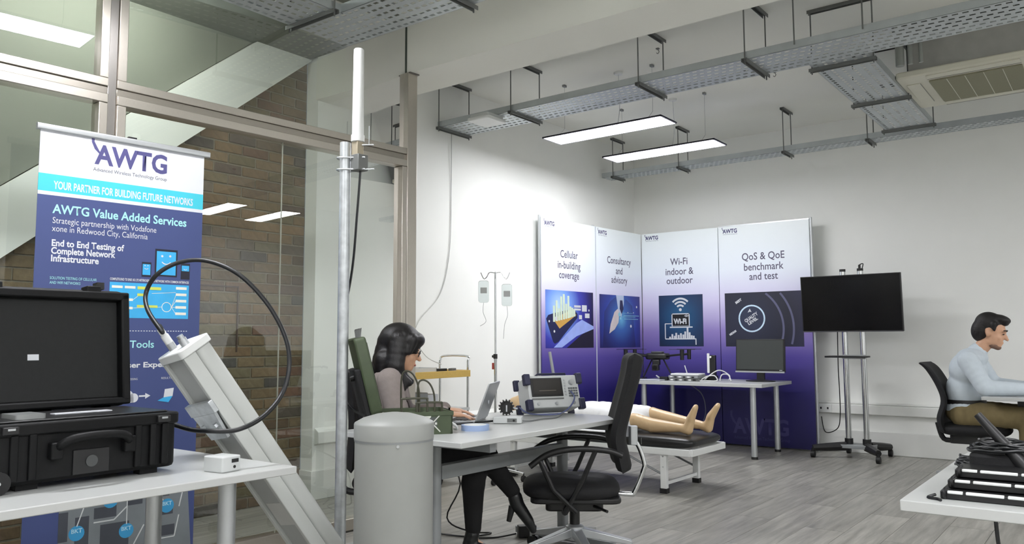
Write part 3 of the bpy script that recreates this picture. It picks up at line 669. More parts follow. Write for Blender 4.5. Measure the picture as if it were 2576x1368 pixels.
flat([circ(0.545, 1.598, 0.006, 8), circ(0.585, 1.6, 0.006, 8)] + arcband(0.566, 1.585, 0.024, 0.029, PI * 1.2, PI * 1.8, 8) + arcband(0.469, 1.54, 0.010, 0.013, PI * 1.2, PI * 1.8, 6) + [circ(0.462, 1.546, 0.003, 6), circ(0.476, 1.546, 0.003, 6)] + arcband(0.665, 1.547, 0.009, 0.012, PI * 1.2, PI * 1.8, 6), PWHITE, sheet, BO, BU, Z, 'smile_print', 0.0018)
flat([rect(0.3, 1.288, 0.687, 1.458)], N_SKY, sheet, BO, BU, Z, 'chart_ground')
ch_w = [rect(0.31, 1.43, 0.36, 1.442), rect(0.37, 1.43, 0.42, 1.442), rect(0.31, 1.395, 0.345, 1.405), rect(0.31, 1.35, 0.345, 1.36), rect(0.31, 1.31, 0.345, 1.32), rect(0.37, 1.37, 0.41, 1.382), rect(0.37, 1.33, 0.41, 1.342)]
ch_w += [rect(0.62, 1.435 - k * 0.032, 0.675, 1.448 - k * 0.032) for k in range(5)] + arcband(0.575, 1.345, 0.022, 0.025, 0, 2 * PI, 16)
ch_w += [seg2((0.6, 1.345), (0.62, 1.345 + d), 0.002) for d in (0.06, 0.03, 0, -0.03)] + [seg2((0.345, 1.4), (0.37, 1.376), 0.002), seg2((0.345, 1.355), (0.37, 1.376), 0.002), seg2((0.345, 1.315), (0.37, 1.336), 0.002), seg2((0.41, 1.376), (0.44, 1.4), 0.002), seg2((0.41, 1.336), (0.55, 1.345), 0.002), seg2((0.5, 1.41), (0.62, 1.42), 0.002)]
flat(ch_w, mat('chart_pale_print', (226, 226, 214), 0.5), sheet, BO, BU, Z, 'chart_shapes', 0.0012)
flat([rect(0.43, 1.428, 0.545, 1.442), rect(0.43, 1.395, 0.465, 1.408), rect(0.43, 1.34, 0.53, 1.352)], mat('chart_yellow_print', (200, 210, 90), 0.5), sheet, BO, BU, Z, 'chart_bar', 0.0014)
flat([rect(0.03 + k * 0.0132, 1.224, 0.037 + k * 0.0132, 1.228) for k in range(50)], PWHITE, sheet, BO, BU, Z, 'dotted_rule')
bt('AWTG In-house Tools', 0.05, N_MINT, 0.04, 1.145, 0.0006, 0.48); bt('Network Analysis (NA)', 0.036, PWHITE, 0.04, 1.1, 0, 0.32); bt('Real-time End User Experience', 0.036, PWHITE, 0.08, 1.05, 0.001, 0.6)
bt('PROCESSING', 0.014, PWHITE, 0.385, 0.99, 0, 0.06); bt('RESULTS', 0.014, PWHITE, 0.56, 0.99, 0, 0.05)
flat([circ(0.40, 0.915, 0.028), circ(0.375, 0.905, 0.022), circ(0.43, 0.905, 0.022), rect(0.375, 0.883, 0.43, 0.91), rect(0.455, 0.908, 0.485, 0.916), [(0.485, 0.898), (0.51, 0.912), (0.485, 0.926)], [(0.575, 0.9), (0.62, 0.905), (0.625, 0.945), (0.58, 0.94)]], PWHITE, sheet, BO, BU, Z, 'icon_print', 0.0012)
flat([[(0.545, 0.885), (0.575, 0.9), (0.62, 0.905), (0.6, 0.875)]], N_SKY, sheet, BO, BU, Z, 'laptop_icon', 0.0014)
# grey city block drawing at the bottom with blue markers
G1 = mat('plan_grey_print', (118, 124, 128), 0.5); G2 = mat('plan_dark_print', (66, 70, 78), 0.5); G3 = mat('plan_light_print', (200, 204, 204), 0.5)
flat([[(0.12, 0.42), (0.70, 0.60), (0.74, 0.10), (0.05, 0.10), (0.13, 0.30)]], G1, sheet, BO, BU, Z, 'plan_ground', 0.0008)
flat([rect(0.12, 0.28, 0.16, 0.41), rect(0.27, 0.36, 0.37, 0.41), rect(0.19, 0.24, 0.25, 0.38), rect(0.42, 0.40, 0.49, 0.52), rect(0.30, 0.20, 0.43, 0.33), rect(0.56, 0.33, 0.64, 0.37), rect(0.53, 0.23, 0.65, 0.28), rect(0.52, 0.42, 0.62, 0.5)], G2, sheet, BO, BU, Z, 'plan_block', 0.0011)
flat([seg2(p, q, 0.006) for p, q in (((0.27, 0.345), (0.36, 0.345)), ((0.36, 0.345), (0.42, 0.40)), ((0.36, 0.44), (0.44, 0.44)), ((0.51, 0.40), (0.56, 0.45)), ((0.51, 0.22), (0.65, 0.22)), ((0.65, 0.22), (0.67, 0.32)), ((0.51, 0.22), (0.54, 0.3)), ((0.28, 0.19), (0.44, 0.19)), ((0.44, 0.19), (0.50, 0.3)), ((0.67, 0.36), (0.69, 0.45)))], G3, sheet, BO, BU, Z, 'plan_line', 0.0014)
dots = [(0.342, 0.435), (0.61, 0.372), (0.198, 0.31), (0.418, 0.285)]
flat([circ(a, z, 0.034, 20) for a, z in dots], mat('marker_blue_print', (56, 150, 200), 0.5), sheet, BO, BU, Z, 'marker_dot', 0.0016)
for a, z in dots:
    bt('BKT', 0.026, mat('marker_ink', (170, 214, 232), 0.5), a - 0.024, z + 0.002, 0.0006, 0.046, 0.0022)
flat([seg2((0.198, 0.34), (0.235, 0.45), 0.005), seg2((0.418, 0.315), (0.418, 0.50), 0.005), seg2((0.59, 0.40), (0.55, 0.47), 0.005)], G3, sheet, BO, BU, Z, 'marker_stem', 0.0018)

# ------------------------------------------------------------------ television on a cart
t = thing('television_cart', 'black television cart on castors with two chrome poles', 'tv cart', (-2.19, 8.52, 0))
MB().box(-0.16, 0.16, -0.11, 0.11, 0.1, 0.135).build('base_plate', GREYM, t, bev=0.004)
for (x, y) in ((-0.38, -0.2), (0.25, -0.28), (0.23, 0.3), (-0.17, 0.3)):
    a = MB(); p0 = Vector((0.1 * (1 if x > 0 else -1), 0.05 * (1 if y > 0 else -1), 0.115)); p1 = Vector((x, y, 0.095))
    a.tube([p0, p0.lerp(p1, 0.6), p1], [0.045, 0.04, 0.032], 8).build('base_arm', BLACK, t)
    MB().cyl((x, y, 0.05), (x, y, 0.095), 0.016, n=10).cyl((x - 0.018, y, 0.034), (x + 0.018, y, 0.034), 0.034, n=16).build('castor', BLACK_S, t)
for x in (-0.085, 0.085):
    p = MB().cyl((x, 0, 0.13), (x, 0, 1.86), 0.028, n=18).build('pole', CHROME, t)
    MB().cyl((x, 0, 0.13), (x, 0, 0.19), 0.04, n=16).build('pole_collar', BLACK, p)
    MB().cyl((x, 0, 1.86), (x, 0, 1.885), 0.03, n=16).build('pole_cap', BLACK, p)
s = MB().rbox(-0.22, 0.16, -0.28, -0.02, 0.995, 1.012, 0.03).build('shelf', BLACK, t)
MB().box(-0.11, 0.11, -0.04, 0.03, 0.98, 1.02).build('shelf_clamp', ALU, s)
MB().cyl((0.085, -0.02, 1.87), (0.085, -0.02, 1.92), 0.012, n=8).tube(spline([(0.085, -0.02, 1.92), (0.12, -0.02, 1.93), (0.11, -0.02, 1.88)], 4), 0.005, 6).build('cable_clip', BLACK, t)
MB().box(-0.2, 0.2, -0.035, -0.028, 1.4, 1.7).build('mount_bracket', BLACK, t)
t = thing('television', 'large flat black television mounted on the wheeled cart', 'television', (-2.19, 8.44, 1.535))
tl = R4('X', 0.07)
MB().box(-0.478, 0.478, -0.012, 0.03, -0.285, 0.285, tl).build('body', BLACK, t, bev=0.004)
MB().box(-0.468, 0.468, -0.0145, -0.012, -0.272, 0.276, tl).build('screen', SCREEN, t)
MB().box(-0.478, 0.478, -0.0145, -0.012, -0.286, -0.276, tl).build('lower_bezel', mat('grey_bezel', (70, 70, 74), 0.4), t)
MB().box(-0.2, 0.2, 0.03, 0.055, -0.2, 0.15, tl).build('rear_housing', BLACK, t)
tag(MB().tube(spline([(-2.34, 8.5, 1.26), (-2.36, 8.55, 0.9), (-2.37, 8.6, 0.65), (-2.40, 8.7, 0.4), (-2.46, 8.8, 0.25), (-2.6, 8.86, 0.2), (-2.64, 8.87, 0.36)], 8), 0.005, 6).build('power_cable', CABLE), 'black power cable hanging below the television', 'cable')
t = thing('wall_socket', 'small white wall socket beside the display boards', 'socket', (-2.6, 8.86, 0.45))
MB().box(-0.075, 0.075, -0.012, 0, -0.045, 0.045).build('face_plate', WHITE_P, t, bev=0.004)
for a in (-0.035, 0.035): MB().box(a - 0.008, a + 0.008, -0.014, -0.012, -0.01, 0.012).build('pin_slot', BLACK, t)

# ------------------------------------------------------------------ tables
def simple_table(name, label, x0, x1, y0, y1, legs, h=0.74, th=0.035, m=WHITE_T, leg_r=0.03, legm=ALU, foot=True):
    t = thing(name, label, 'table', ((x0 + x1) / 2, (y0 + y1) / 2, 0))
    cx, cy = (x0 + x1) / 2, (y0 + y1) / 2
    MB().box(x0 - cx, x1 - cx, y0 - cy, y1 - cy, h - th, h).build('table_top', m, t, bev=0.003)
    for (x, y) in legs:
        l = MB().cyl((x - cx, y - cy, 0.025), (x - cx, y - cy, h - th), leg_r, n=18).build('leg', legm, t)
        MB().cyl((x - cx, y - cy, 0), (x - cx, y - cy, 0.025), leg_r * 1.08, n=18).build('foot_cap', BLACK, l)
    return t
simple_table('display_table', 'white table with round silver legs in front of the display boards', -4.36, -2.86, 7.74, 8.62, ((-2.99, 7.84), (-2.995, 8.52), (-4.2, 7.84), (-4.2, 8.52)))
simple_table('case_table', 'white table carrying the open black case in the left foreground', -3.2, -2.32, -0.2, 1.80, ((-2.52, 1.66), (-3.0, 1.66), (-2.52, 0.0), (-3.0, 0.0)), th=0.026)
simple_table('equipment_table', 'white table corner with stacked black devices at lower right', -0.514, 0.9, 2.39, 3.55, ((0.6, 2.6), (0.6, 3.4), (0.1, 3.4)), th=0.03)
t = thing('seated_man_desk', 'white desk on black legs where the man in the pale shirt works', 'desk', (-0.1, 7.32, 0))
MB().box(-0.8, 0.9, -0.36, 0.38, 0.715, 0.74).build('desk_top', WHITE_T, t, bev=0.003)
for x in (-0.55, 0.7):
    l = MB().box(x - 0.05, x + 0.05, -0.04, 0.04, 0.05, 0.715).build('leg', BLACK, t)
    MB().box(x - 0.04, x + 0.04, -0.33, 0.33, 0.0, 0.05).build('foot', BLACK, l)
MB().box(-0.5, 0.7, -0.02, 0.02, 0.62, 0.70).build('cross_beam', BLACK, t)
MB().box(-0.2, -0.1, -0.365, -0.35, 0.685, 0.715).build('cable_clip', WHITE_P, t)

# main desk with steel frame
t = thing('main_desk', 'long white desk with grey steel frame in the middle of the room', 'desk', (-2.67, 3.335, 0))
MB().box(-0.40, 0.40, -0.725, 0.725, 0.715, 0.74).build('desk_top', WHITE_T, t, bev=0.003)
for y in (-0.435, 0.665):
    l = MB().rbox(-0.05, 0.01, y - 0.026, y + 0.026, 0.05, 0.67, 0.018).build('leg', GREYM, t)
    MB().rbox(-0.36, 0.33, y - 0.025, y + 0.025, 0.015, 0.05, 0.02).build('foot_bar', GREYM, l)
    MB().box(-0.34, 0.34, y - 0.022, y + 0.022, 0.665, 0.715).build('cross_rail', GREYM, t)
MB().box(-0.045, 0.005, -0.41, 0.64, 0.505, 0.572).build('centre_beam', GREYM, t, bev=0.003)
MB().box(-0.05, 0.05, -0.7, 0.7, 0.69, 0.715).build('top_rail', STRUT, t)
def rebase(t, loc):
    t.location = loc
    for c in t.children: c.matrix_parent_inverse = Matrix.Translation(loc).inverted()
rebase(DB, (-4.0, 8.3, 0)); rebase(BN, (-3.82, 1.95, 0))

# ------------------------------------------------------------------ black equipment case on the left table
CT = thing('equipment_case', 'open black rugged equipment case on the left table', 'case', (-2.74, 1.21, 0.74))
# local: front is +x (towards room), long axis y
hx, hy = 0.175, 0.285
def rr(n, x0, x1, y0, y1, z0, z1, r, m=CASE_B, par=None, bev=0.006): return MB().rbox(x0, x1, y0, y1, z0, z1, r, 4).build(n, m, par or CT, bev=bev)
body = rr('lower_shell', -hx, hx, -hy, hy, 0.018, 0.175, 0.03, bev=0.012)
rr('rim', -hx - 0.01, hx + 0.01, -hy - 0.01, hy + 0.01, 0.16, 0.197, 0.035)
rr('inner_panel', -hx + 0.02, hx - 0.02, -hy + 0.02, hy - 0.02, 0.197, 0.203, 0.02, BLACK)
for y in (-0.22, -0.17, 0.145, 0.195, 0.235):      # moulded ribs on the front
    MB().rbox(hx - 0.005, hx + 0.012, y - 0.011, y + 0.011, 0.03, 0.165, 0.004).build('rib', CASE_B, CT, bev=0.004)
for y in (-0.235, 0.225):
    MB().box(hx + 0.008, hx + 0.022, y - 0.022, y + 0.022, 0.168, 0.19).build('latch_keeper', BLACK, CT, bev=0.003)
    MB().box(hx + 0.02, hx + 0.024, y - 0.01, y + 0.01, 0.18, 0.186).build('latch_pin', ALU, CT)
h = MB().tube(spline([(hx + 0.01, -0.105, 0.115), (hx + 0.035, -0.10, 0.13), (hx + 0.045, -0.07, 0.145), (hx + 0.05, 0.0, 0.15), (hx + 0.045, 0.07, 0.145), (hx + 0.035, 0.10, 0.13), (hx + 0.01, 0.105, 0.115)], 5), 0.013, 10).build('handle', CASE_B, CT)
for y in (-0.11, 0.11): MB().rbox(hx, hx + 0.03, y - 0.018, y + 0.018, 0.085, 0.135, 0.006).build('handle_lug', CASE_B, h, bev=0.004)
MB().box(hx - 0.002, hx + 0.006, -0.055, 0.055, 0.03, 0.105).build('badge_plate', BLACK, CT, bev=0.002)
MB().cyl((hx + 0.005, 0.0, 0.068), (hx + 0.009, 0, 0.068), 0.018, n=24).build('round_badge', mat('grey_badge', (70, 72, 72), 0.5), CT)
for y in (-0.26,):
    wv = MB().cyl((hx - 0.05, y, 0.033), (hx + 0.014, y, 0.033), 0.033, n=24).build('wheel', BLACK_S, CT)
    MB().cyl((hx + 0.014, y, 0.033), (hx + 0.018, y, 0.033), 0.006, n=10).build('axle_cap', ALU, wv)
MB().cyl((-hx + 0.05, -0.26, 0.033), (-hx - 0.014, -0.26, 0.033), 0.033, n=24).build('wheel', BLACK_S, CT)
for x in (-0.13, 0.13):
    for y in (-0.17, 0.2): MB().box(x - 0.02, x + 0.02, y - 0.03, y + 0.03, 0, 0.02).build('foot', CASE_B, CT)
# lid standing open on the back hinge
ML = T4(-hx, 0, 0.197) @ R4('Y', -0.10)
lid = MB().rbox(-0.045, 0.0, -hy - 0.01, hy + 0.01, 0.005, 0.425, 0.035, 4, M=ML, axis='x').build('lid', CASE_B, CT, bev=0.01)
lr = MB()
for (y0, y1, z0, z1) in ((-hy, -hy + 0.03, 0.02, 0.41), (hy - 0.03, hy, 0.02, 0.41), (-hy, hy, 0.385, 0.415), (-hy, hy, 0.01, 0.035)): lr.box(-0.005, 0.035, y0, y1, z0, z1, ML)
lr.build('lid_rim', CASE_B, lid, bev=0.006)
MB().box(-0.002, 0.004, -hy + 0.035, hy - 0.035, 0.04, 0.38, ML).build('foam_lining', FOAM, lid)
MB().box(0.004, 0.006, -0.05, -0.015, 0.175, 0.195, ML).build('small_label', PWHITE, lid)
for y in (-0.16, 0.16): MB().box(-0.02, 0.03, y - 0.025, y + 0.025, 0.405, 0.435, ML).build('lid_latch', CASE_B, lid, bev=0.004)
MB().box(-0.015, 0.02, 0.175, 0.2, 0.425, 0.45, ML).build('latch_lever', BLACK, lid)
for y in (-0.2, 0.0, 0.2): MB().cyl((-hx - 0.012, y - 0.03, 0.195), (-hx - 0.012, y + 0.03, 0.195), 0.01, n=10).build('hinge', CASE_B, CT)
MB().cyl((-0.05, hy + 0.006, 0.165), (-0.05, hy + 0.02, 0.165), 0.009, n=12).build('cable_socket', ALU, CT)
o = MB().rbox(0.02, 0.13, -0.20, -0.115, 0, 0.014, 0.008).build('silver_gadget', mat('silver_plastic', (150, 152, 152), 0.35, 0.5)); o.location = (-2.74, 1.21, 0.9435)
tag(o, 'flat silver gadget lying on the open black case', 'gadget')
o = MB().box(0.0, 0.035, -0.05, 0.13, 0, 0.003).build('white_label_strip', PWHITE); o.location = (-2.74, 1.21, 0.9435); tag(o, 'white paper strip on the open black case panel', 'label')

# small grey box with sockets on the table
t = thing('grey_junction_box', 'small grey box with two sockets on the left table corner', 'box', (-2.44, 1.585, 0.74), 0.15)
MB().rbox(-0.045, 0.045, -0.04, 0.04, 0, 0.052, 0.006).build('housing', GREY_P, t, bev=0.004)
MB().box(0.045, 0.047, 0.0, 0.028, 0.03, 0.042).build('wide_socket', BLACK, t); MB().cyl((0.045, 0.012, 0.016), (0.047, 0.012, 0.016), 0.005, n=12).build('round_socket', BLACK, t)

# ------------------------------------------------------------------ sector antenna leaning behind the table
RV = Vector((0.794, 0.607, 0)); TV = Vector((0.607, -0.794, 0))
ax = (-0.46 * RV + Vector((0, 0, 0.828)) + 0.32 * TV).normalized()
p1 = (0.874 * RV + Vector((0, 0, 0.486))); p1 = (p1 - ax * p1.dot(ax)).normalized(); tq = ax.cross(p1) * -1
if tq.dot(TV) < 0: tq = -tq
th_ = math.radians(43); e2 = math.cos(th_) * p1 + math.sin(th_) * tq; e1 = math.sin(th_) * p1 - math.cos(th_) * tq
top = Vector((-2.833, 1.67, 1.15)); L_A = 1.36
base = top - ax * L_A
SA = thing('sector_antenna', 'long pale grey panel antenna leaning behind the left table', 'antenna', tuple(base))
MA = Matrix(((e2.x, e1.x, ax.x, 0), (e2.y, e1.y, ax.y, 0), (e2.z, e1.z, ax.z, 0), (0, 0, 0, 1)))
if MA.determinant() < 0: pass
wA, dA = 0.084, 0.06      # half width along e2, half depth along e1
MB().rbox(-wA, wA, -dA * 0.3, dA, 0.0, L_A - 0.02, 0.03, 4, M=MA).build('radome', ANT_W, SA, bev=0.004)
MB().box(-wA + 0.02, wA - 0.02, -dA, -dA * 0.3, 0.0, L_A - 0.02, MA).build('back_channel', ANT_G, SA, bev=0.003)
for a in (-1, 1): MB().box(a * wA - (0.02 if a > 0 else 0), a * wA + (0.02 if a < 0 else 0), -dA - 0.012, -dA * 0.3, 0.0, L_A - 0.02, MA).build('side_rail', ANT_W, SA, bev=0.003)
MB().rbox(-wA - 0.006, wA + 0.006, -dA - 0.016, dA + 0.006, L_A - 0.02, L_A + 0.012, 0.02, 4, M=MA).build('end_cap', WHITE_P, SA, bev=0.004)
MB().rbox(-wA - 0.004, wA + 0.004, -dA - 0.014, dA + 0.004, 0.0, 0.02, 0.02, 4, M=MA).build('bottom_cap', WHITE_P, SA, bev=0.004)
for a in (-0.06, 0.035):
    MB().cyl(MA @ Vector((a, -0.01, L_A + 0.01)), MA @ Vector((a, -0.01, L_A + 0.04)), 0.016, n=16).cyl(MA @ Vector((a, -0.01, L_A + 0.04)), MA @ Vector((a, -0.01, L_A + 0.055)), 0.012, n=16).build('connector', ALU, SA)
MB().box(-wA - 0.005, wA + 0.005, -dA - 0.034, -dA - 0.012, L_A - 0.25, L_A - 0.20, MA).build('mounting_bracket', GALV, SA, bev=0.003)
MB().prism([(-0.06, L_A - 0.36), (0.06, L_A - 0.36), (0.08, L_A - 0.25), (-0.08, L_A - 0.25)], -0.006, 0.006, MA @ Matrix(((1, 0, 0, 0), (0, 0, 1, -dA - 0.026), (0, 1, 0, 0), (0, 0, 0, 1)))).build('bracket_plate', GALV, SA)
for a in (-0.045, 0.045): MB().cyl(MA @ Vector((a, -dA - 0.045, L_A - 0.30)), MA @ Vector((a, -dA - 0.012, L_A - 0.30)), 0.012, n=6).build('bolt', GALV, SA)
MB().box(-0.05, 0.05, -dA - 0.002, -dA, 0.55, 0.66, MA).build('rating_label', mat('faded_label', (196, 196, 192), 0.5), SA)
MB().prism([(-0.035, 0), (0.035, 0), (0, 0.06)], -0.001, 0.001, MA @ T4(0, -dA - 0.003, 0.32) @ R4('X', PI / 2)).build('warning_label', mat('yellow_label', (226, 210, 40), 0.5), SA)
# coaxial jumper from the antenna to the case
cn = MA @ Vector((-0.06, -0.01, L_A + 0.055)) + base
cb = [cn, cn + ax * 0.05 + Vector((0, 0, 0.01)), (-2.866, 1.595, 1.209), (-2.952, 1.583, 1.292), (-3.002, 1.601, 1.363), (-2.965, 1.622, 1.432), (-2.914, 1.681, 1.479), (-2.828, 1.746, 1.485), (-2.715, 1.813, 1.431), (-2.619, 1.873, 1.322), (-2.546, 1.904, 1.2), (-2.494, 1.891, 1.096), (-2.477, 1.853, 0.988), (-2.451, 1.755, 0.91), (-2.447, 1.649, 0.871), (-2.505, 1.58, 0.868), (-2.625, 1.563, 0.87), (-2.79, 1.53, 0.905)]
JP = thing('coaxial_cable', 'thick black coaxial cable looping from the panel antenna to the case', 'cable', tuple(cn))
MB().tube(spline(cb, 8), 0.0085, 10).build('jacket', CABLE, JP, M=T4(*(-cn)))
MB().cyl(cn - ax * 0.03, cn + ax * 0.02, 0.015, n=14).cyl(cn + ax * 0.02, cn + ax * 0.05, 0.012, n=14).build('plug', WHITE_P, JP, M=T4(*(-cn)))

# ------------------------------------------------------------------ galvanised mast with white omni antenna
PX, PY = -2.853, 2.456
t = thing('mast', 'upright galvanised steel pole in front of the desk', 'pole', (PX, PY, 0))
MB().cyl((0, 0, 0.03), (0, 0, 2.095), 0.0255, n=24).build('tube', GALV, t)
MB().lathe([(0.16, 0), (0.16, 0.012), (0.04, 0.02), (0.035, 0.05)], n=28).build('foot_plate', GALV, t)
t = thing('omni_antenna', 'slim white tubular antenna clamped to the top of the pole', 'antenna', (PX + 0.045, PY + 0.035, 2.08))
MB().lathe([(0.001, 0.465), (0.02, 0.465), (0.024, 0.46), (0.027, 0.06), (0.027, 0.05), (0.031, 0.05), (0.031, 0.02), (0.02, 0.018)], n=24).build('radome', WHITE_P, t)
MB().box(-0.02, 0.02, -0.02, 0.02, -0.05, 0.02).build('bracket', mat('beige_metal', (170, 160, 140), 0.5, 0.4), t, bev=0.003)
MB().box(-0.015, 0.04, -0.03, 0.03, -0.12, -0.045).build('clamp_block', STRUT, t, bev=0.003)
for z in (-0.06, -0.115):
    MB().tube(spline([(0.05, 0.0, z), (0.0, -0.03, z), (-0.05, -0.072, z), (-0.08, -0.045, z), (-0.06, -0.01, z), (0.0, 0.02, z)], 5), 0.0035, 6).build('u_bolt', GALV, t)
MB().cyl((0.03, 0, -0.115), (0.08, 0.03, -0.115), 0.003, n=6).cyl((0.03, 0, 0.0), (0.075, 0.03, 0.0), 0.003, n=6).build('bolt', GALV, t)
MB().cyl((0.055, 0.02, 0.0), (0.055, 0.02, 0.09), 0.0015, n=6).build('thin_rod', GALV, t)
tag(MB().tube(spline([(PX + 0.06, PY + 0.04, 1.96), (PX + 0.04, PY + 0.04, 1.75), (PX + 0.0, PY + 0.05, 1.5), (PX - 0.05, PY + 0.03, 1.2), (PX - 0.055, PY + 0.03, 1.0), (PX - 0.01, PY + 0.05, 0.88), (PX + 0.06, PY + 0.09, 0.83), (PX + 0.12, PY + 0.17, 0.80), (PX + 0.14, PY + 0.22, 0.752)], 8), 0.0055, 8).build('antenna_cable', CABLE), 'black cable hanging along the steel pole to the desk', 'cable')

# ------------------------------------------------------------------ white drum
t = thing('white_drum', 'white cylindrical drum with shallow domed lid at the near desk end', 'drum', (-2.27, 2.217, 0))
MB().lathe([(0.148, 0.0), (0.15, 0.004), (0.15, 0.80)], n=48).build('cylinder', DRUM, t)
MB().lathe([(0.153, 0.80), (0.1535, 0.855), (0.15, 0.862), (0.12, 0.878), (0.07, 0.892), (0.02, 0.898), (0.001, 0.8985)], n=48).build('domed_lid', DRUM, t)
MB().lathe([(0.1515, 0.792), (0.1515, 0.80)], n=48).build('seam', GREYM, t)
for a in (3.6, 5.6): MB().cyl((0.149 * math.cos(a), 0.149 * math.sin(a), 0.785), (0.154 * math.cos(a), 0.154 * math.sin(a), 0.785), 0.006, n=10).build('screw', ALU, t)

# ------------------------------------------------------------------ green case on the desk
t = thing('green_military_case', 'olive green metal case with open lid on the near end of the desk', 'case', (-2.755, 2.72, 0.74), math.radians(55))
# local: x runs along the short side of the desk; open lid hinged at -x
x0, x1, y0, y1, hh = -0.09, 0.235, -0.11, 0.15, 0.105
bm_ = MB()
for (a, b, c, d) in ((x0, x1, y0, y0 + 0.012), (x0, x1, y1 - 0.012, y1), (x0, x0 + 0.012, y0, y1), (x1 - 0.012, x1, y0, y1)): bm_.box(a, b, c, d, 0, hh)
bm_.box(x0, x1, y0, y1, 0, 0.01); bm_.build('box_body', OLIVE, t, bev=0.004)
MB().box(x0 - 0.004, x1 + 0.004, y0 - 0.004, y0 + 0.01, hh - 0.02, hh).box(x0 - 0.004, x1 + 0.004, y1 - 0.01, y1 + 0.004, hh - 0.02, hh).box(x1 - 0.01, x1 + 0.004, y0, y1, hh - 0.02, hh).build('rim', OLIVE, t, bev=0.003)
MB().box(x0 + 0.012, x1 - 0.012, y0 + 0.012, y1 - 0.012, 0.075, 0.085).build('inner_panel', mat('pale_green_panel', (176, 178, 160), 0.5), t)
for (a, z, zz) in ((0.13, hh, 0.145), (0.06, hh, 0.165)):
    MB().tube(spline([(a - 0.06, y0 + 0.03, z - 0.02), (a - 0.06, y0 + 0.03, zz - 0.01), (a - 0.05, y0 + 0.03, zz), (a + 0.05, y0 + 0.03, zz), (a + 0.06, y0 + 0.03, zz - 0.01), (a + 0.06, y0 + 0.03, z - 0.02)], 4), 0.005, 8).build('bar_handle', OLIVE_D, t)
# stencilled emblem on the front side
EM = mat('white_stencil', (206, 208, 200), 0.6); EO = Vector((0.10, y0 - 0.0005, 0.0))
flat([seg2((0.0, 0.012), (0.075, 0.09), 0.005), seg2((0.0, 0.09), (0.075, 0.012), 0.005), circ(0.02, 0.085, 0.012, 10), circ(0.016, 0.02, 0.014, 6), rect(0.05, 0.045, 0.06, 0.055)], EM, t, EO, (1, 0, 0), (0, 0, 1), 'stencil_mark', 0.0012)
flat([rect(-0.01, 0.03, 0.06, 0.08)], mat('stencil_dark', (74, 78, 76), 0.6), t, EO, (1, 0, 0), (0, 0, 1), 'stencil_patch', 0.0008)
MB().box(x1, x1 + 0.02, -0.03, 0.03, 0.04, 0.09).build('latch', BLACK, t, bev=0.003)
MB().tube(spline([(x1, -0.05, 0.05), (x1 + 0.03, -0.05, 0.03), (x1 + 0.04, -0.03, 0.012), (x1 + 0.03, -0.01, 0.012)], 5), 0.006, 8).build('white_plug', WHITE_P, t)
ML = T4(x0, 0, hh) @ R4('Y', -0.24)
lid = MB().rbox(-0.055, 0.0, y0 - 0.006, y1 + 0.006, 0.0, 0.36, 0.02, 3, M=ML, axis='x').build('lid', OLIVE, t, bev=0.008)
MB().box(0.0, 0.004, y0 + 0.02, y1 - 0.02, 0.03, 0.33, ML).build('lid_lining', mat('dark_green_lining', (44, 50, 38), 0.8), lid)
MB().box(-0.08, -0.055, y0 + 0.0, y1, 0.0, 0.22, ML).build('backing_pad', BLACK_F, lid, bev=0.006)
for a in (0.02, 0.08): MB().prism([(0, 0), (0.02, 0.005), (0.035, 0.05), (0.02, 0.045), (0.012, 0.02)], -0.012, 0.012, ML @ T4(-0.03, a - 0.08, 0.35) @ R4('X', PI / 2) @ (R4('Y', 1.2 if a < 0.05 else 0.0))).build('lid_catch', STRUT, lid)
MB().cyl(ML @ Vector((-0.1, 0.0, 0.18)), ML @ Vector((-0.055, 0.0, 0.18)), 0.014, n=12).build('knob', BLACK, lid)
HS = thing('green_hose', 'tall dark green bent hoses rising from the olive case', 'hose', (-2.82, 2.86, 0.825))
for (o_, w_, h_) in ((0.0, 0.03, 0.20), (0.055, 0.028, 0.155)):
    MB().tube(spline([(o_ - w_, o_ - w_, 0.0), (o_ - w_, o_ - w_, h_ * 0.8), (o_ - w_ * 0.5, o_ - w_ * 0.5, h_), (o_ + w_ * 0.4, o_ + w_ * 0.4, h_ * 0.9), (o_ + w_, o_ + w_, h_ * 0.55), (o_ + w_ * 1.1, o_ + w_ * 1.1, 0.0)], 7), 0.0045, 8).build('hose', OLIVE_D, HS)

# ------------------------------------------------------------------ things on the desk
t = thing('laptop', 'silver laptop open on the desk, back of its lid towards us', 'laptop', (-2.80, 3.38, 0.74), 0.48)
MB().rbox(-0.215, 0.0, -0.15, 0.15, 0.002, 0.016, 0.012).build('base', ALU, t, bev=0.003)
kb = MB()
for i in range(5):
    for j in range(12): kb.box(-0.05 - i * 0.019 - 0.015, -0.05 - i * 0.019, -0.132 + j * 0.0222, -0.132 + j * 0.0222 + 0.018, 0.016, 0.018)
kb.build('keyboard', BLACK, t); MB().rbox(-0.205, -0.15, -0.05, 0.05, 0.016, 0.0165, 0.004).build('trackpad', GREY_P, t)
ML = T4(0, 0, 0.014) @ R4('Y', 0.36)
ld = MB().rbox(0.0, 0.007, -0.15, 0.15, 0.0, 0.21, 0.012, 4, M=ML, axis='x').build('lid', ALU, t, bev=0.002)
MB().box(-0.001, 0.0, -0.142, 0.142, 0.012, 0.2, ML).build('screen', SCREEN, ld)
MB().ell(ML @ Vector((0.0075, 0, 0.105)), (0.001, 0.017, 0.02)).build('logo', PWHITE, ld)
MB().cyl((0.0, -0.12, 0.014), (0.0, 0.12, 0.014), 0.006, n=10).build('hinge', STRUT, t)
t = thing('white_adapter_box', 'small white box with a port and cable beside the laptop', 'box', (-2.62, 3.39, 0.74), 0.55)
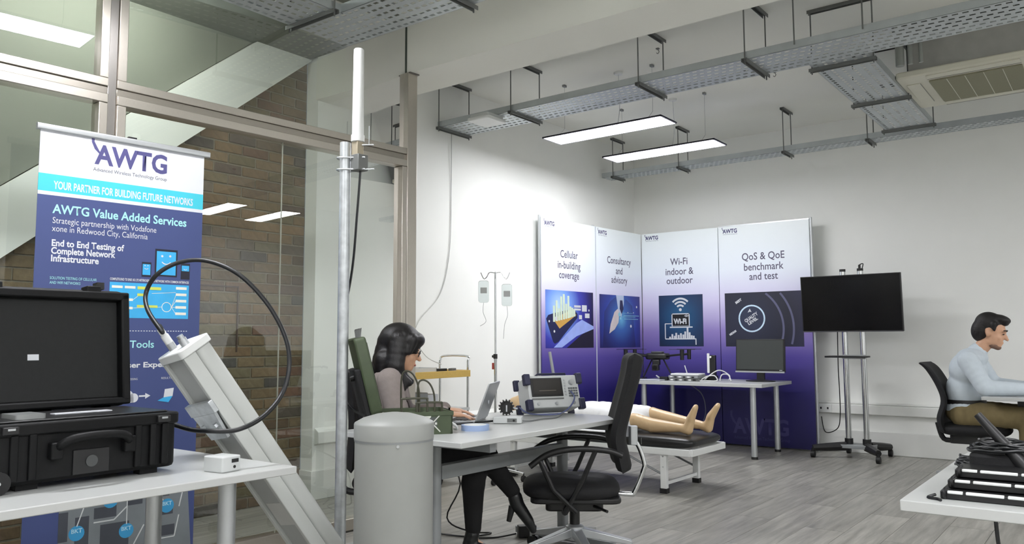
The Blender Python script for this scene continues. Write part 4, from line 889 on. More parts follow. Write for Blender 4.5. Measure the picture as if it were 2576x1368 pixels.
MB().rbox(-0.075, 0.075, -0.05, 0.05, 0.002, 0.034, 0.006).build('housing', GREY_P, t, bev=0.003)
MB().box(0.0, 0.05, -0.052, -0.05, 0.008, 0.028).build('port_frame', STRUT, t); MB().cyl((0.035, -0.054, 0.018), (0.035, -0.05, 0.018), 0.006, n=10).build('port', BLACK, t)
tag(MB().tube(spline([(-2.56, 3.40, 0.755), (-2.56, 3.5, 0.746), (-2.57, 3.62, 0.746), (-2.55, 3.74, 0.746), (-2.58, 3.85, 0.76)], 6), 0.004, 7).build('grey_lead', mat('grey_lead_mat', (110, 112, 112), 0.5)), 'grey lead from the white box to the test instrument', 'cable')
tag(MB().tube(spline([(-2.77, 3.15, 0.746), (-2.74, 3.25, 0.746), (-2.69, 3.36, 0.75)], 6), 0.005, 7).build('black_lead', CABLE), 'short black lead between laptop and white box', 'cable')
t = thing('blue_tape_roll', 'pale blue roll of tape lying on the desk', 'tape roll', (-2.545, 3.03, 0.74))
MB().lathe([(0.055, 0.0), (0.068, 0.0), (0.068, 0.026), (0.055, 0.026), (0.055, 0.0)], n=36).build('roll', BLUEP, t)
MB().lathe([(0.052, 0.001), (0.055, 0.001), (0.055, 0.027), (0.052, 0.027), (0.052, 0.001)], n=36).build('core', WHITE_P, t)
t = thing('black_finned_device', 'black finned heat sink device standing on the desk', 'device', (-2.90, 3.735, 0.74), 0.7)
MB().cyl((0, -0.028, 0.05), (0, 0.03, 0.05), 0.041, n=20).build('core', BLACK, t)
for k in range(14):
    a = 2 * PI * k / 14; MB().box(-0.004, 0.004, -0.028, 0.03, 0.03, 0.05, T4(0, 0, 0.05) @ R4('Y', a)).build('fin', BLACK, t)
MB().box(-0.004, 0.004, -0.032, -0.028, 0.025, 0.065).build('white_mark', PWHITE, t)
for k in (-0.012, 0.012): MB().cyl((0.04, k, 0.045), (0.07, k, 0.04), 0.006, n=10).build('connector', ALU, t)
t.scale = (0.92, 0.92, 0.92)
# spectrum analyser
SAo = thing('spectrum_analyser', 'light grey test instrument with dark screen and keypad on the desk', 'instrument', (-2.722, 3.93, 0.74), math.radians(62))
MS = T4(0, 0, 0.012) @ R4('X', -0.30)
# local: x = width (left to right seen from front), front faces -y
MB().rbox(-0.165, 0.165, -0.085, 0.065, 0.01, 0.20, 0.012, M=MS, axis='y').build('housing', GREY_P, SAo, bev=0.005)
MB().box(-0.15, 0.055, -0.0885, -0.085, 0.075, 0.185, MS).build('screen_bezel', BLACK, SAo, bev=0.002)
sc_ = MB().box(-0.135, 0.042, -0.0895, -0.0885, 0.086, 0.177, MS).build('screen', mat('dim_screen', (48, 46, 44), 0.25), SAo)
MB().box(-0.10, 0.01, -0.0905, -0.0895, 0.108, 0.111, MS).build('trace', mat('trace_print', (116, 108, 98), 0.5), sc_)
MB().box(-0.15, 0.055, -0.088, -0.085, 0.058, 0.066, MS).build('trim_line', STRUT, SAo)
for i in range(4):
    for j in range(4): MB().box(0.092 + i * 0.016, 0.104 + i * 0.016, -0.089, -0.085, 0.07 + j * 0.015, 0.08 + j * 0.015, MS).build('key', mat('key_grey', (92, 96, 98), 0.5), SAo, bev=0.001)
MB().cyl(MS @ Vector((0.115, -0.105, 0.155)), MS @ Vector((0.115, -0.085, 0.155)), 0.016, n=20).build('dial', ALU, SAo)
for j in range(6): MB().box(0.068, 0.078, -0.088, -0.085, 0.08 + j * 0.017, 0.089 + j * 0.017, MS).build('soft_key', ALU, SAo)
for a in (-0.115, 0.0, 0.115): MB().cyl(MS @ Vector((a, -0.1, 0.033)), MS @ Vector((a, -0.085, 0.033)), 0.009, n=14).build('port', ALU, SAo)
for (x, z) in ((-0.17, 0.03), (0.17, 0.03), (-0.17, 0.18), (0.17, 0.18)):
    MB().rbox(x - 0.018, x + 0.018, -0.1, -0.06, z - 0.035, z + 0.03, 0.008, M=MS, axis='x').build('corner_bumper', NAVY, SAo, bev=0.004)
    MB().rbox(x - 0.018, x + 0.018, 0.045, 0.075, z - 0.035, z + 0.03, 0.008, M=MS, axis='x').build('corner_bumper', NAVY, SAo, bev=0.004)
MB().tube([(-0.1, 0.0, 0.222), (-0.09, -0.01, 0.235), (0.09, -0.01, 0.235), (0.1, 0, 0.222)], 0.007, 8).build('carry_handle', NAVY, SAo)
tag(MB().tube(spline([(-2.625, 4.0, 0.875), (-2.58, 3.97, 0.84), (-2.575, 3.91, 0.79), (-2.60, 3.85, 0.757), (-2.67, 3.80, 0.75), (-2.76, 3.76, 0.757), (-2.83, 3.77, 0.785)], 7), 0.0045, 8).build('blue_lead', CABLE_B), 'blue lead looping from the test instrument to the finned device', 'cable')
t = thing('paper_cup', 'clear plastic cup standing on the desk behind the green case', 'cup', (-2.86, 3.15, 0.74))
MB().lathe([(0.026, 0.0), (0.036, 0.085), (0.034, 0.085), (0.025, 0.004), (0.001, 0.004)], n=24).build('cup_wall', CLEAR, t)
t = thing('grey_plastic_bin', 'small grey plastic bin with white papers on the trolley shelf', 'bin', (-4.6, 4.75, 0.62))
MB().box(-0.1, 0.1, -0.16, 0.02, 0.0, 0.14).build('bin_body', GREYM, t, bev=0.006); MB().box(-0.08, 0.08, 0.03, 0.16, 0.0, 0.12).build('papers', PWHITE, t)

# ------------------------------------------------------------------ black power brick and floor cables
t = thing('power_brick', 'black power adapter with white label lying on the floor', 'power adapter', (-2.93, 3.97, 0), 0.9)
MB().rbox(-0.055, 0.055, -0.03, 0.03, 0, 0.07, 0.01).build('housing', BLACK, t, bev=0.005); MB().box(0.01, 0.025, -0.031, -0.03, 0.01, 0.06).build('rating_label', GREY_P, t)
tag(MB().tube(spline([(-3.13, 3.76, 0.006), (-3.05, 3.84, 0.006), (-2.98, 3.93, 0.02)], 5), 0.005, 7).build('floor_lead', CABLE), 'black lead running into the power adapter on the floor', 'cable')
tag(MB().tube(spline([(-2.89, 4.02, 0.02), (-2.86, 4.0, 0.006), (-2.80, 3.99, 0.012), (-2.76, 4.06, 0.006), (-2.80, 4.22, 0.006)], 5), 0.005, 7).build('floor_lead', CABLE), 'black lead curling from the adapter under the office chair', 'cable')
tag(MB().tube(spline([(-3.05, 2.95, 0.70), (-3.28, 3.75, 0.35), (-3.42, 3.80, 0.08), (-3.28, 3.85, 0.008), (-3.15, 3.9, 0.006), (-3.2, 3.75, 0.006), (-3.4, 3.7, 0.006)], 6), 0.005, 7).build('desk_cable', CABLE), 'black cable drooping under the desk to the floor', 'cable')
tag(MB().tube(spline([(-3.1, 3.05, 0.008), (-2.95, 2.98, 0.008), (-2.85, 2.85, 0.008), (-2.9, 2.7, 0.008), (-3.05, 2.75, 0.008), (-3.2, 2.95, 0.008)], 6), 0.007, 7).build('floor_cable', CABLE_W), 'thick white cable lying on the floor behind the pole', 'cable')
tag(MB().tube(spline([(-3.2, 3.1, 0.008), (-2.98, 3.08, 0.008), (-2.8, 2.95, 0.008), (-2.72, 2.75, 0.008)], 6), 0.006, 7).build('floor_cable', CABLE), 'black cable on the floor behind the pole', 'cable')

# ------------------------------------------------------------------ office chairs
def star_base(t, R=0.31, n=5, a0=0.3, armm=ALU):
    MB().lathe([(0.05, 0.09), (0.05, 0.16), (0.03, 0.17)], n=20).build('base_hub', armm, t)
    for k in range(n):
        a = a0 + 2 * PI * k / n; d = Vector((math.cos(a), math.sin(a), 0)); p = Vector((-d.y, d.x, 0))
        vs = []
        for r, wd, zt, zb in ((0.03, 0.028, 0.155, 0.105), (R, 0.018, 0.09, 0.066)):
            for sgn in (-1, 1):
                for z in (zb, zt): q = d * r + p * (wd * sgn); vs.append((q.x, q.y, z))
        arm = MB().add(vs, [(0, 1, 3, 2), (4, 6, 7, 5), (0, 4, 5, 1), (2, 3, 7, 6), (0, 2, 6, 4), (1, 5, 7, 3)]).build('base_arm', armm, t, bev=0.004)
        q = d * (R - 0.01)
        MB().cyl((q.x - p.x * 0.024, q.y - p.y * 0.024, 0.03), (q.x - p.x * 0.006, q.y - p.y * 0.006, 0.03), 0.03, n=16).cyl((q.x + p.x * 0.006, q.y + p.y * 0.006, 0.03), (q.x + p.x * 0.024, q.y + p.y * 0.024, 0.03), 0.03, n=16).cyl((q.x, q.y, 0.03), (q.x, q.y, 0.07), 0.009, n=8).build('castor', BLACK_S, arm)
    MB().cyl((0, 0, 0.13), (0, 0, 0.26), 0.028, n=16).cyl((0, 0, 0.26), (0, 0, 0.36), 0.02, n=16).build('gas_column', BLACK, t)
def cushion(c, r, nu=28, nv=14, e=0.45, pl=0.6):
    """rounded pad: superellipsoid"""
    f = lambda x, p: math.copysign(abs(x) ** p, x); mb = MB(); vs = []
    for j in range(nv + 1):
        ph = -PI / 2 + PI * j / nv
        for k in range(nu):
            th = 2 * PI * k / nu
            vs.append((c[0] + r[0] * f(math.cos(ph), e) * f(math.cos(th), pl), c[1] + r[1] * f(math.cos(ph), e) * f(math.sin(th), pl), c[2] + r[2] * f(math.sin(ph), 0.8)))
    fs = [(j * nu + k, j * nu + (k + 1) % nu, (j + 1) * nu + (k + 1) % nu, (j + 1) * nu + k) for j in range(nv) for k in range(nu)]
    return mb.add(vs, fs, True)
def back_slab(prof, half_w, th, wfun=None, curve=0.03):
    """backrest: profile [(x, z)] front line, thickness th behind (-x), width along y"""
    P = spline([(x, 0, z) for x, z in prof], 5); n = 12; vs = []; fs = []; N = len(P)
    for i, p in enumerate(P):
        t = i / (N - 1); hw = half_w * (wfun(t) if wfun else 1)
        for side in (0, 1):
            for k in range(n + 1):
                s = -1 + 2 * k / n; edge = (1 - abs(s) ** 6) ** 0.5 * min(1, (1 - abs(2 * t - 1) ** 8) ** 0.5 + 0.12)
                x = p.x + curve * s * s - th / 2 + (th / 2) * edge * (1 if side == 0 else -1)
                vs.append((x, hw * s, p.z))
    W = n + 1
    for i in range(N - 1):
        for side in (0, 1):
            o = i * 2 * W + side * W; q = (i + 1) * 2 * W + side * W
            for k in range(n): fs.append((o + k, o + k + 1, q + k + 1, q + k))
        a = i * 2 * W; b = (i + 1) * 2 * W
        fs += [(a, a + W, b + W, b), (a + n, b + n, b + W + n, a + W + n)]
    fs += [(k, k + W, k + W + 1, k + 1) for k in range(n)]; e = (N - 1) * 2 * W; fs += [(e + k, e + k + 1, e + k + W + 1, e + k + W) for k in range(n)]
    return MB().add(vs, fs, True)
# empty chair pushed half under the desk: local +x is forward
ch = thing('office_chair', 'empty black padded office chair with chrome back bar at the main desk', 'chair', (-2.47, 3.79, 0), math.atan2(-0.58, -0.82))
star_base(ch, a0=0.55)
cushion((0.02, 0, 0.455), (0.265, 0.25, 0.055)).build('seat', BLACK_F, ch)
MB().rbox(-0.15, 0.16, -0.13, 0.13, 0.34, 0.41, 0.03).build('seat_mechanism', BLACK, ch, bev=0.01)
MB().rbox(-0.24, 0.24, -0.22, 0.22, 0.395, 0.425, 0.05).build('seat_pan', BLACK, ch, bev=0.008)
back_slab([(-0.235, 0.47), (-0.215, 0.56), (-0.20, 0.66), (-0.235, 0.80), (-0.285, 0.98), (-0.305, 1.10)], 0.215, 0.085, lambda t: 0.9 + 0.1 * math.sin(PI * min(1, t * 1.3)), 0.03).build('backrest', BLACK_F, ch)
MB().box(-0.305, -0.29, -0.02, -0.012, 0.64, 0.7).build('white_tag', PWHITE, ch)
MB().tube(spline([(-0.14, 0, 0.385), (-0.30, 0, 0.37), (-0.33, 0, 0.385), (-0.38, 0, 0.50), (-0.385, 0, 0.54), (-0.36, 0, 0.62), (-0.33, 0, 0.67)], 6), 0.013, 10).build('back_bar', CHROME, ch)
MB().rbox(-0.35, -0.305, -0.03, 0.03, 0.60, 0.70, 0.01).build('bar_clamp', ALU, ch)
MB().cyl((-0.1, 0.13, 0.37), (-0.16, 0.24, 0.365), 0.008, n=8).build('tilt_lever', BLACK, ch)
for s in (-1, 1):
    y = 0.275 * s
    ar = MB().tube(spline([(-0.24, y, 0.655), (-0.16, y, 0.682), (0.0, y, 0.69), (0.14, y, 0.665), (0.24, y, 0.60)], 6), [0.016] * 25, 10).build('armrest', BLACK, ch)
    MB().tube([(-0.1, y, 0.68), (-0.03, y * 0.98, 0.52), (0.06, y * 0.85, 0.36)], 0.013, 8).build('arm_strut', BLACK, ar)
    MB().tube([(0.19, y, 0.635), (0.12, y * 0.98, 0.48), (0.0, y * 0.85, 0.36)], 0.013, 8).build('arm_strut', BLACK, ar)
    MB().tube([(0.06, y * 0.86, 0.36), (0.03, 0.1 * s, 0.37)], 0.018, 8).build('arm_bracket', BLACK, ar)

for c_ in ch.children:
    if c_.name.split('.')[0] in ('seat', 'seat_mechanism', 'seat_pan', 'tilt_lever', 'armrest'): c_.location.z -= 0.08
    if c_.name.startswith('back_bar'): c_.location.z -= 0.04

# ------------------------------------------------------------------ people
def hand(p, d, up, side, L=0.17, r=0.0085, curl=0.5):
    """palm, four fingers and a thumb leaving its side; d = pointing, up = back of hand, side = thumb side"""
    d = Vector(d).normalized(); up = Vector(up).normalized(); side = Vector(side).normalized(); p = Vector(p); pr = []
    for k in range(4): pr.append(('c', p + side * (0.012 * (k - 1.5)), p + d * 0.085 + side * (0.019 * (k - 1.5)), 0.014, 0.012))
    for k, l in enumerate((0.058, 0.072, 0.078, 0.068)):
        a = p + d * 0.085 + side * (0.019 * (k - 1.5)); b = a + d * (l * 0.55) - up * (0.012 * curl); c = b + d * (l * 0.45) - up * (0.03 * curl)
        pr += [('c', a, b, r, r * 0.95), ('c', b, c, r * 0.95, r * 0.8)]
    a = p + d * 0.025 + side * 0.028; b = a + d * 0.035 + side * 0.022; c = b + d * 0.03 + side * 0.004 - up * 0.01
    pr += [('c', a, b, 0.012, 0.010), ('c', b, c, 0.010, 0.008)]; return pr
def head_prims(c, s=1.0, pitch=0.0, chin=True):
    """head looking along +x, then pitched down"""
    c = Vector(c); M = rotm('Y', pitch); g = lambda x, y, z: c + M @ Vector((x * s, y * s, z * s)); pr = []
    E_ = lambda x, y, z, a, b, d: pr.append(('e', g(x, y, z), (a * s, b * s, d * s), M))
    E_(-0.015, 0, 0.03, 0.095, 0.075, 0.088)        # cranium
    E_(0.025, 0, -0.03, 0.062, 0.06, 0.085)         # face
    E_(0.055, 0, -0.085, 0.032, 0.034, 0.028)       # chin and jaw
    E_(0.01, 0, -0.07, 0.055, 0.054, 0.04)
    E_(0.076, 0, 0.028, 0.018, 0.045, 0.012)        # brow
    pr.append(('c', g(0.084, 0, 0.01), g(0.108, 0, -0.028), 0.010 * s, 0.013 * s))      # nose
    E_(0.082, 0, -0.057, 0.014, 0.024, 0.008); E_(0.079, 0, -0.069, 0.013, 0.02, 0.007) # lips
    for q in (-1, 1):
        E_(-0.008, 0.074 * q, -0.012, 0.018, 0.009, 0.03)                               # ears
        E_(0.058, 0.034 * q, -0.03, 0.022, 0.02, 0.02)                                  # cheeks
    return pr, g
# --- woman
WR = math.atan2(0.66, 0.75)
W_ = thing('person', 'seated person with long black hair, glasses and taupe jacket behind the desk', 'person', (-3.19, 3.095, 0), WR)
hp, wg = head_prims((0.055, 0, 1.125), 0.98, 0.28)
sh = lambda s: (0.0, 0.155 * s, 0.965)
torso = [('e', (-0.04, 0, 0.56), (0.125, 0.165, 0.12)), ('e', (-0.05, 0, 0.70), (0.10, 0.135, 0.15)), ('e', (-0.03, 0, 0.85), (0.11, 0.155, 0.15)), ('e', (-0.015, 0, 0.95), (0.085, 0.16, 0.07))]
neck = [('c', (-0.01, 0, 0.97), (0.035, 0, 1.07), 0.05, 0.046)]
arms = []; 
for s in (-1, 1): arms += [('c', sh(s), (0.06, 0.215 * s, 0.75), 0.056, 0.043), ('c', (0.06, 0.215 * s, 0.75), (0.28, 0.14 * s, 0.79), 0.043, 0.03)]
hands = hand((0.29, -0.14, 0.79), (1, 0.15, -0.08), (0, 0, 1), (0, 1, 0)) + hand((0.29, 0.14, 0.79), (1, -0.15, -0.08), (0, 0, 1), (0, -1, 0))
legA = [('c', (-0.02, -0.09, 0.54), (0.46, -0.10, 0.575), 0.088, 0.062), ('c', (0.46, -0.10, 0.575), (0.44, -0.09, 0.42), 0.062, 0.058), ('c', (0.44, -0.09, 0.42), (0.44, -0.08, 0.19), 0.055, 0.036)]
legB = [('c', (-0.02, 0.09, 0.54), (0.46, -0.0, 0.62), 0.088, 0.06), ('c', (0.46, 0.0, 0.62), (0.55, -0.03, 0.5), 0.058, 0.054), ('c', (0.55, -0.03, 0.5), (0.65, -0.05, 0.37), 0.05, 0.034)]
feet = [('c', (0.44, -0.08, 0.19), (0.43, -0.08, 0.12), 0.034, 0.034), ('c', (0.43, -0.08, 0.11), (0.58, -0.09, 0.035), 0.032, 0.025), ('c', (0.65, -0.05, 0.37), (0.665, -0.05, 0.32), 0.033, 0.032), ('c', (0.665, -0.05, 0.31), (0.74, -0.06, 0.20), 0.031, 0.024)]
organic('body', hp + neck + torso + arms + hands + legA + legB + feet, SKIN, W_, 0.007, 5)
infl = lambda pr, d: [(('c', p[1], p[2], p[3] + d, p[4] + d) if p[0] == 'c' else ('e', p[1], tuple(v + d for v in p[2])) + tuple(p[3:])) for p in pr]
organic('jacket', infl(torso + arms, 0.014), JACKET, W_, 0.009, 5)
organic('trousers', infl(legA + legB, 0.01) + infl(torso[:1], 0.018), BLACK_C, W_, 0.01, 4)
for pts, hl in (([('c', (0.435, -0.08, 0.155), (0.42, -0.08, 0.10), 0.04, 0.04), ('c', (0.42, -0.08, 0.10), (0.55, -0.09, 0.05), 0.04, 0.034), ('c', (0.55, -0.09, 0.045), (0.635, -0.095, 0.035), 0.033, 0.022)], ((0.40, -0.08, 0.08), (0.405, -0.08, 0.0))),
                ([('c', (0.665, -0.05, 0.335), (0.675, -0.05, 0.30), 0.04, 0.04), ('c', (0.675, -0.05, 0.30), (0.735, -0.06, 0.215), 0.038, 0.03), ('c', (0.735, -0.06, 0.215), (0.76, -0.062, 0.165), 0.03, 0.02)], ((0.65, -0.05, 0.29), (0.63, -0.05, 0.21)))):
    b = organic('heeled_boot', pts, BLACK_L, W_, 0.007, 3); MB().cyl(hl[0], hl[1], 0.02, 0.013, n=10).build('heel', BLACK, b)
# hair: long bob with a fringe
hr = [('e', wg(-0.025, 0, 0.045), (0.118, 0.098, 0.1), rotm('Y', 0.28)), ('e', wg(0.06, 0.0, 0.075), (0.048, 0.072, 0.042), rotm('Y', 0.5))]
for s in (-1, 1):
    hr += [('c', wg(-0.03, 0.075 * s, 0.05), wg(-0.01, 0.095 * s, -0.09), 0.052, 0.055), ('c', wg(-0.01, 0.09 * s, -0.09), wg(0.055, 0.085 * s, -0.19), 0.052, 0.035), ('c', wg(0.02, 0.085 * s, -0.14), wg(0.09, 0.075 * s, -0.16), 0.035, 0.022), ('c', wg(0.04, 0.07 * s, 0.07), wg(0.045, 0.084 * s, 0.0), 0.035, 0.018)]
hr += [('c', wg(-0.075, 0, 0.02), wg(-0.075, 0, -0.13), 0.075, 0.07), ('c', wg(-0.07, -0.05, -0.08), wg(-0.03, -0.07, -0.19), 0.06, 0.04), ('c', wg(-0.07, 0.05, -0.08), wg(-0.03, 0.07, -0.19), 0.06, 0.04)]
organic('hair', hr, HAIR, W_, 0.008, 3)
GL = MB()
for s in (-1, 1):
    GL.tube([wg(0.098, 0.032 * s + 0.022 * math.cos(2 * PI * k / 14), 0.004 + 0.018 * math.sin(2 * PI * k / 14)) for k in range(14)], 0.0022, 6, closed=True)
    GL.tube([wg(0.096, 0.054 * s, 0.008), wg(0.05, 0.072 * s, 0.008), wg(0.0, 0.078 * s, 0.0)], 0.0022, 6)
GL.tube([wg(0.1, -0.01, 0.006), wg(0.103, 0, 0.009), wg(0.1, 0.01, 0.006)], 0.0022, 6); GL.build('glasses', BLACK, W_)
for s in (-1, 1):
    MB().ell(wg(0.079, 0.032 * s, 0.004), (0.008, 0.011, 0.006)).build('eye', mat('eye_dark', (30, 22, 20), 0.3), W_)
MB().ell(wg(0.092, 0, -0.063), (0.006, 0.02, 0.006)).build('lips', mat('lips', (168, 96, 90), 0.5), W_)
MB().tube(spline([wg(0.06, -0.09, -0.26), (0.10, -0.13, 0.86), (0.12, -0.12, 0.76)], 5), 0.012, 6).build('lapel', mat('lapel_grey', (104, 97, 96), 0.85), W_)
# --- her chair
c2 = thing('office_chair', 'black office chair under the person in the taupe jacket', 'chair', (-3.19, 3.095, 0), WR)
star_base(c2, a0=-0.35); cushion((0.04, 0, 0.43), (0.24, 0.24, 0.045)).build('seat', BLACK_F, c2)
MB().rbox(-0.14, 0.14, -0.12, 0.12, 0.34, 0.39, 0.03).build('seat_mechanism', BLACK, c2)
back_slab([(-0.19, 0.5), (-0.18, 0.62), (-0.175, 0.75), (-0.19, 0.9), (-0.215, 1.02)], 0.21, 0.05).build('backrest', BLACK_F, c2)
MB().tube(spline([(-0.1, 0, 0.37), (-0.24, 0, 0.38), (-0.28, 0, 0.5), (-0.26, 0, 0.65)], 5), 0.018, 8).build('back_bar', BLACK, c2)
MB().cyl((-0.225, -0.06, 0.90), (-0.25, -0.06, 0.90), 0.016, n=12).build('height_knob', BLACK, c2)
# --- man
MX, MY = -1.06, 7.36
m_ = thing('person', 'seated person with short dark hair and pale blue shirt at the right desk', 'person', (MX, MY, 0), 0.0)
hp, mg = head_prims((0.205, 0, 1.228), 1.08, 0.30)
torso = [('e', (0.0, 0, 0.62), (0.135, 0.175, 0.12)), ('e', (0.0, 0, 0.76), (0.125, 0.165, 0.16)), ('e', (0.03, 0, 0.92), (0.125, 0.185, 0.14)), ('e', (0.06, 0, 1.02), (0.1, 0.19, 0.07))]
neck = [('c', (0.075, 0, 1.03), (0.165, 0, 1.15), 0.06, 0.056)]
arms = []
for s in (-1, 1): arms += [('c', (0.06, 0.19 * s, 1.0), (0.17, 0.25 * s, 0.80), 0.066, 0.052), ('c', (0.17, 0.25 * s, 0.80), (0.44, 0.15 * s, 0.79), 0.052, 0.034)]
hands = hand((0.45, -0.15, 0.785), (1, 0.1, -0.1), (0, 0, 1), (0, 1, 0)) + hand((0.45, 0.15, 0.785), (1, -0.1, -0.1), (0, 0, 1), (0, -1, 0))
legs = []; 
for s in (-1, 1): legs += [('c', (0.0, 0.1 * s, 0.58), (0.44, 0.12 * s, 0.575), 0.098, 0.07), ('c', (0.44, 0.12 * s, 0.57), (0.40, 0.12 * s, 0.1), 0.065, 0.042)]
feet = []
for s in (-1, 1): feet += [('c', (0.40, 0.12 * s, 0.06), (0.58, 0.13 * s, 0.03), 0.04, 0.028)]
organic('body', hp + neck + torso + arms + hands + legs + feet, SKIN, m_, 0.008, 5)
organic('shirt', infl(torso + arms, 0.014), SHIRT, m_, 0.01, 4)
organic('collar', [('c', (0.09, 0, 1.055), (0.105, 0, 1.075), 0.074, 0.07)], SHIRT, m_, 0.008, 3)
organic('trousers', infl(legs, 0.012) + [('e', (0.0, 0, 0.59), (0.15, 0.19, 0.105))], KHAKI, m_, 0.011, 4)
for s in (-1, 1): organic('shoe', [('c', (0.38, 0.12 * s, 0.05), (0.6, 0.13 * s, 0.035), 0.047, 0.035)], BLACK_L, m_, 0.01, 3)
MB().lathe([(0.146, -0.018), (0.146, 0.018)], (0, 0, 0.675), 24, M=Matrix.Diagonal((1, 1.2, 1, 1))).build('belt', BLACK, m_)
Mh = rotm('Y', 0.30)
hr = [('e', mg(-0.03, 0, 0.055), (0.103, 0.087, 0.092), Mh), ('e', mg(-0.065, 0, 0.0), (0.075, 0.084, 0.1), Mh), ('e', mg(0.03, 0, 0.105), (0.075, 0.07, 0.036), Mh), ('e', mg(0.066, 0, 0.086), (0.028, 0.05, 0.024), Mh)]
for s in (-1, 1): hr += [('c', mg(0.01, 0.078 * s, 0.06), mg(0.022, 0.08 * s, 0.02), 0.022, 0.012)]
organic('hair', hr, HAIR_M, m_, 0.008, 3)
organic('stubble', [('e', mg(0.03, 0, -0.088), (0.055, 0.05, 0.03), Mh), ('e', mg(0.062, 0, -0.098), (0.03, 0.034, 0.022), Mh)], mat('stubble_shade', (128, 98, 82), 0.7), m_, 0.007, 3)
for s in (-1, 1):
    MB().ell(mg(0.081, 0.033 * s, 0.004), (0.008, 0.012, 0.005)).build('eye', MATS['eye_dark'], m_)
    MB().tube([mg(0.091, 0.016 * s, 0.03), mg(0.09, 0.035 * s, 0.036), mg(0.078, 0.056 * s, 0.03)], 0.0045, 6).build('eyebrow', HAIR_M, m_)
# --- his chair
c3 = thing('office_chair', 'black mesh back office chair of the person in the pale shirt', 'chair', (MX + 0.03, MY, 0), 0.0)
star_base(c3, a0=0.2); cushion((0.03, 0, 0.46), (0.25, 0.24, 0.05)).build('seat', BLACK_F, c3)
MB().rbox(-0.14, 0.14, -0.12, 0.12, 0.35, 0.41, 0.03).build('seat_mechanism', BLACK, c3)
back_slab([(-0.16, 0.44), (-0.185, 0.54), (-0.15, 0.68), (-0.18, 0.80), (-0.25, 0.93), (-0.31, 0.985)], 0.22, 0.05).build('backrest', BLACK_F, c3)
MB().tube(spline([(-0.1, 0, 0.37), (-0.2, 0, 0.37), (-0.24, 0, 0.5)], 5), 0.02, 8).build('back_bar', BLACK, c3)

# ------------------------------------------------------------------ treatment bench with mannequin
t = thing('treatment_bench', 'white framed treatment bench with black padded top', 'bench', (-3.63, 6.01, 0))
hx, hy = 0.96, 0.31
cushion((0, 0, 0.385), (hx + 0.01, hy + 0.01, 0.047), nu=64, nv=16, e=0.16, pl=0.18).build('padded_top', BLACK_L, t)
MB().box(hx - 0.41, hx - 0.405, -hy - 0.012, hy + 0.012, 0.36, 0.41).build('pad_seam', STRUT, t)
fr = MB()
for s in (-1, 1): fr.box(-hx, hx, s * hy - 0.02, s * hy + 0.02, 0.295, 0.345); fr.box(s * hx - 0.02, s * hx + 0.02, -hy, hy, 0.295, 0.345)
fr.build('top_frame', WHITE_P, t, bev=0.003)
for x in (hx - 0.23, -hx + 0.23):
    for s in (-1, 1):
        l = MB().box(x - 0.025, x + 0.025, s * (hy - 0.02) - 0.02, s * (hy - 0.02) + 0.02, 0.035, 0.30).build('leg', WHITE_P, t, bev=0.003)
        MB().box(x - 0.029, x + 0.029, s * (hy - 0.02) - 0.025, s * (hy - 0.02) + 0.025, 0.0, 0.037).build('rubber_foot', BLACK_S, l)
        for z in (0.2, 0.28): MB().cyl((x, s * (hy) - 0.001, z), (x, s * (hy) + 0.004 * s, z), 0.006, n=8).build('bolt', ALU, l)
    MB().box(x - 0.012, x + 0.012, -hy + 0.02, hy - 0.02, 0.06, 0.085).build('stretcher', WHITE_P, t)
    sg = 1 if x > 0 else -1
    for s in (-1, 1): MB().tube([(x, s * (hy - 0.03), 0.13), (x - sg * 0.42, s * (hy - 0.03), 0.30)], 0.009, 8).build('brace', GREYM, t)
M_ = thing('mannequin', 'beige mannequin in a white gown lying on the bench', 'mannequin', (-3.63, 6.01, 0.43))
B0 = Vector((-3.63, 6.01, 0.43)); L = lambda x, y, z: Vector((x, y, z)) - B0
bp_ = [('e', L(-4.52, 6.0, 0.575), (0.115, 0.078, 0.088)), ('e', L(-4.49, 6.0, 0.605), (0.085, 0.06, 0.07)), ('c', L(-4.5, 6.0, 0.67), L(-4.475, 6.0, 0.68), 0.012, 0.014),
       ('c', L(-4.42, 6.0, 0.545), L(-4.30, 6.0, 0.53), 0.055, 0.06), ('e', L(-4.18, 6.0, 0.535), (0.14, 0.2, 0.10)), ('e', L(-3.98, 6.0, 0.53), (0.18, 0.165, 0.10)), ('e', L(-3.75, 6.0, 0.525), (0.15, 0.17, 0.10)),
       ('c', L(-4.22, 5.80, 0.52), L(-3.98, 5.775, 0.475), 0.05, 0.042), ('c', L(-3.98, 5.775, 0.475), L(-3.74, 5.77, 0.47), 0.042, 0.03), ('c', L(-4.22, 6.2, 0.52), L(-3.98, 6.24, 0.475), 0.05, 0.042), ('c', L(-3.98, 6.24, 0.475), L(-3.74, 6.24, 0.47), 0.042, 0.03)]
bp_ += [(q[0], q[1], q[2], q[3], q[4]) for q in hand(L(-3.73, 5.77, 0.47), (1, 0, -0.05), (0, 0, 1), (0, 1, 0)) + hand(L(-3.73, 6.24, 0.47), (1, 0, -0.05), (0, 0, 1), (0, -1, 0))]
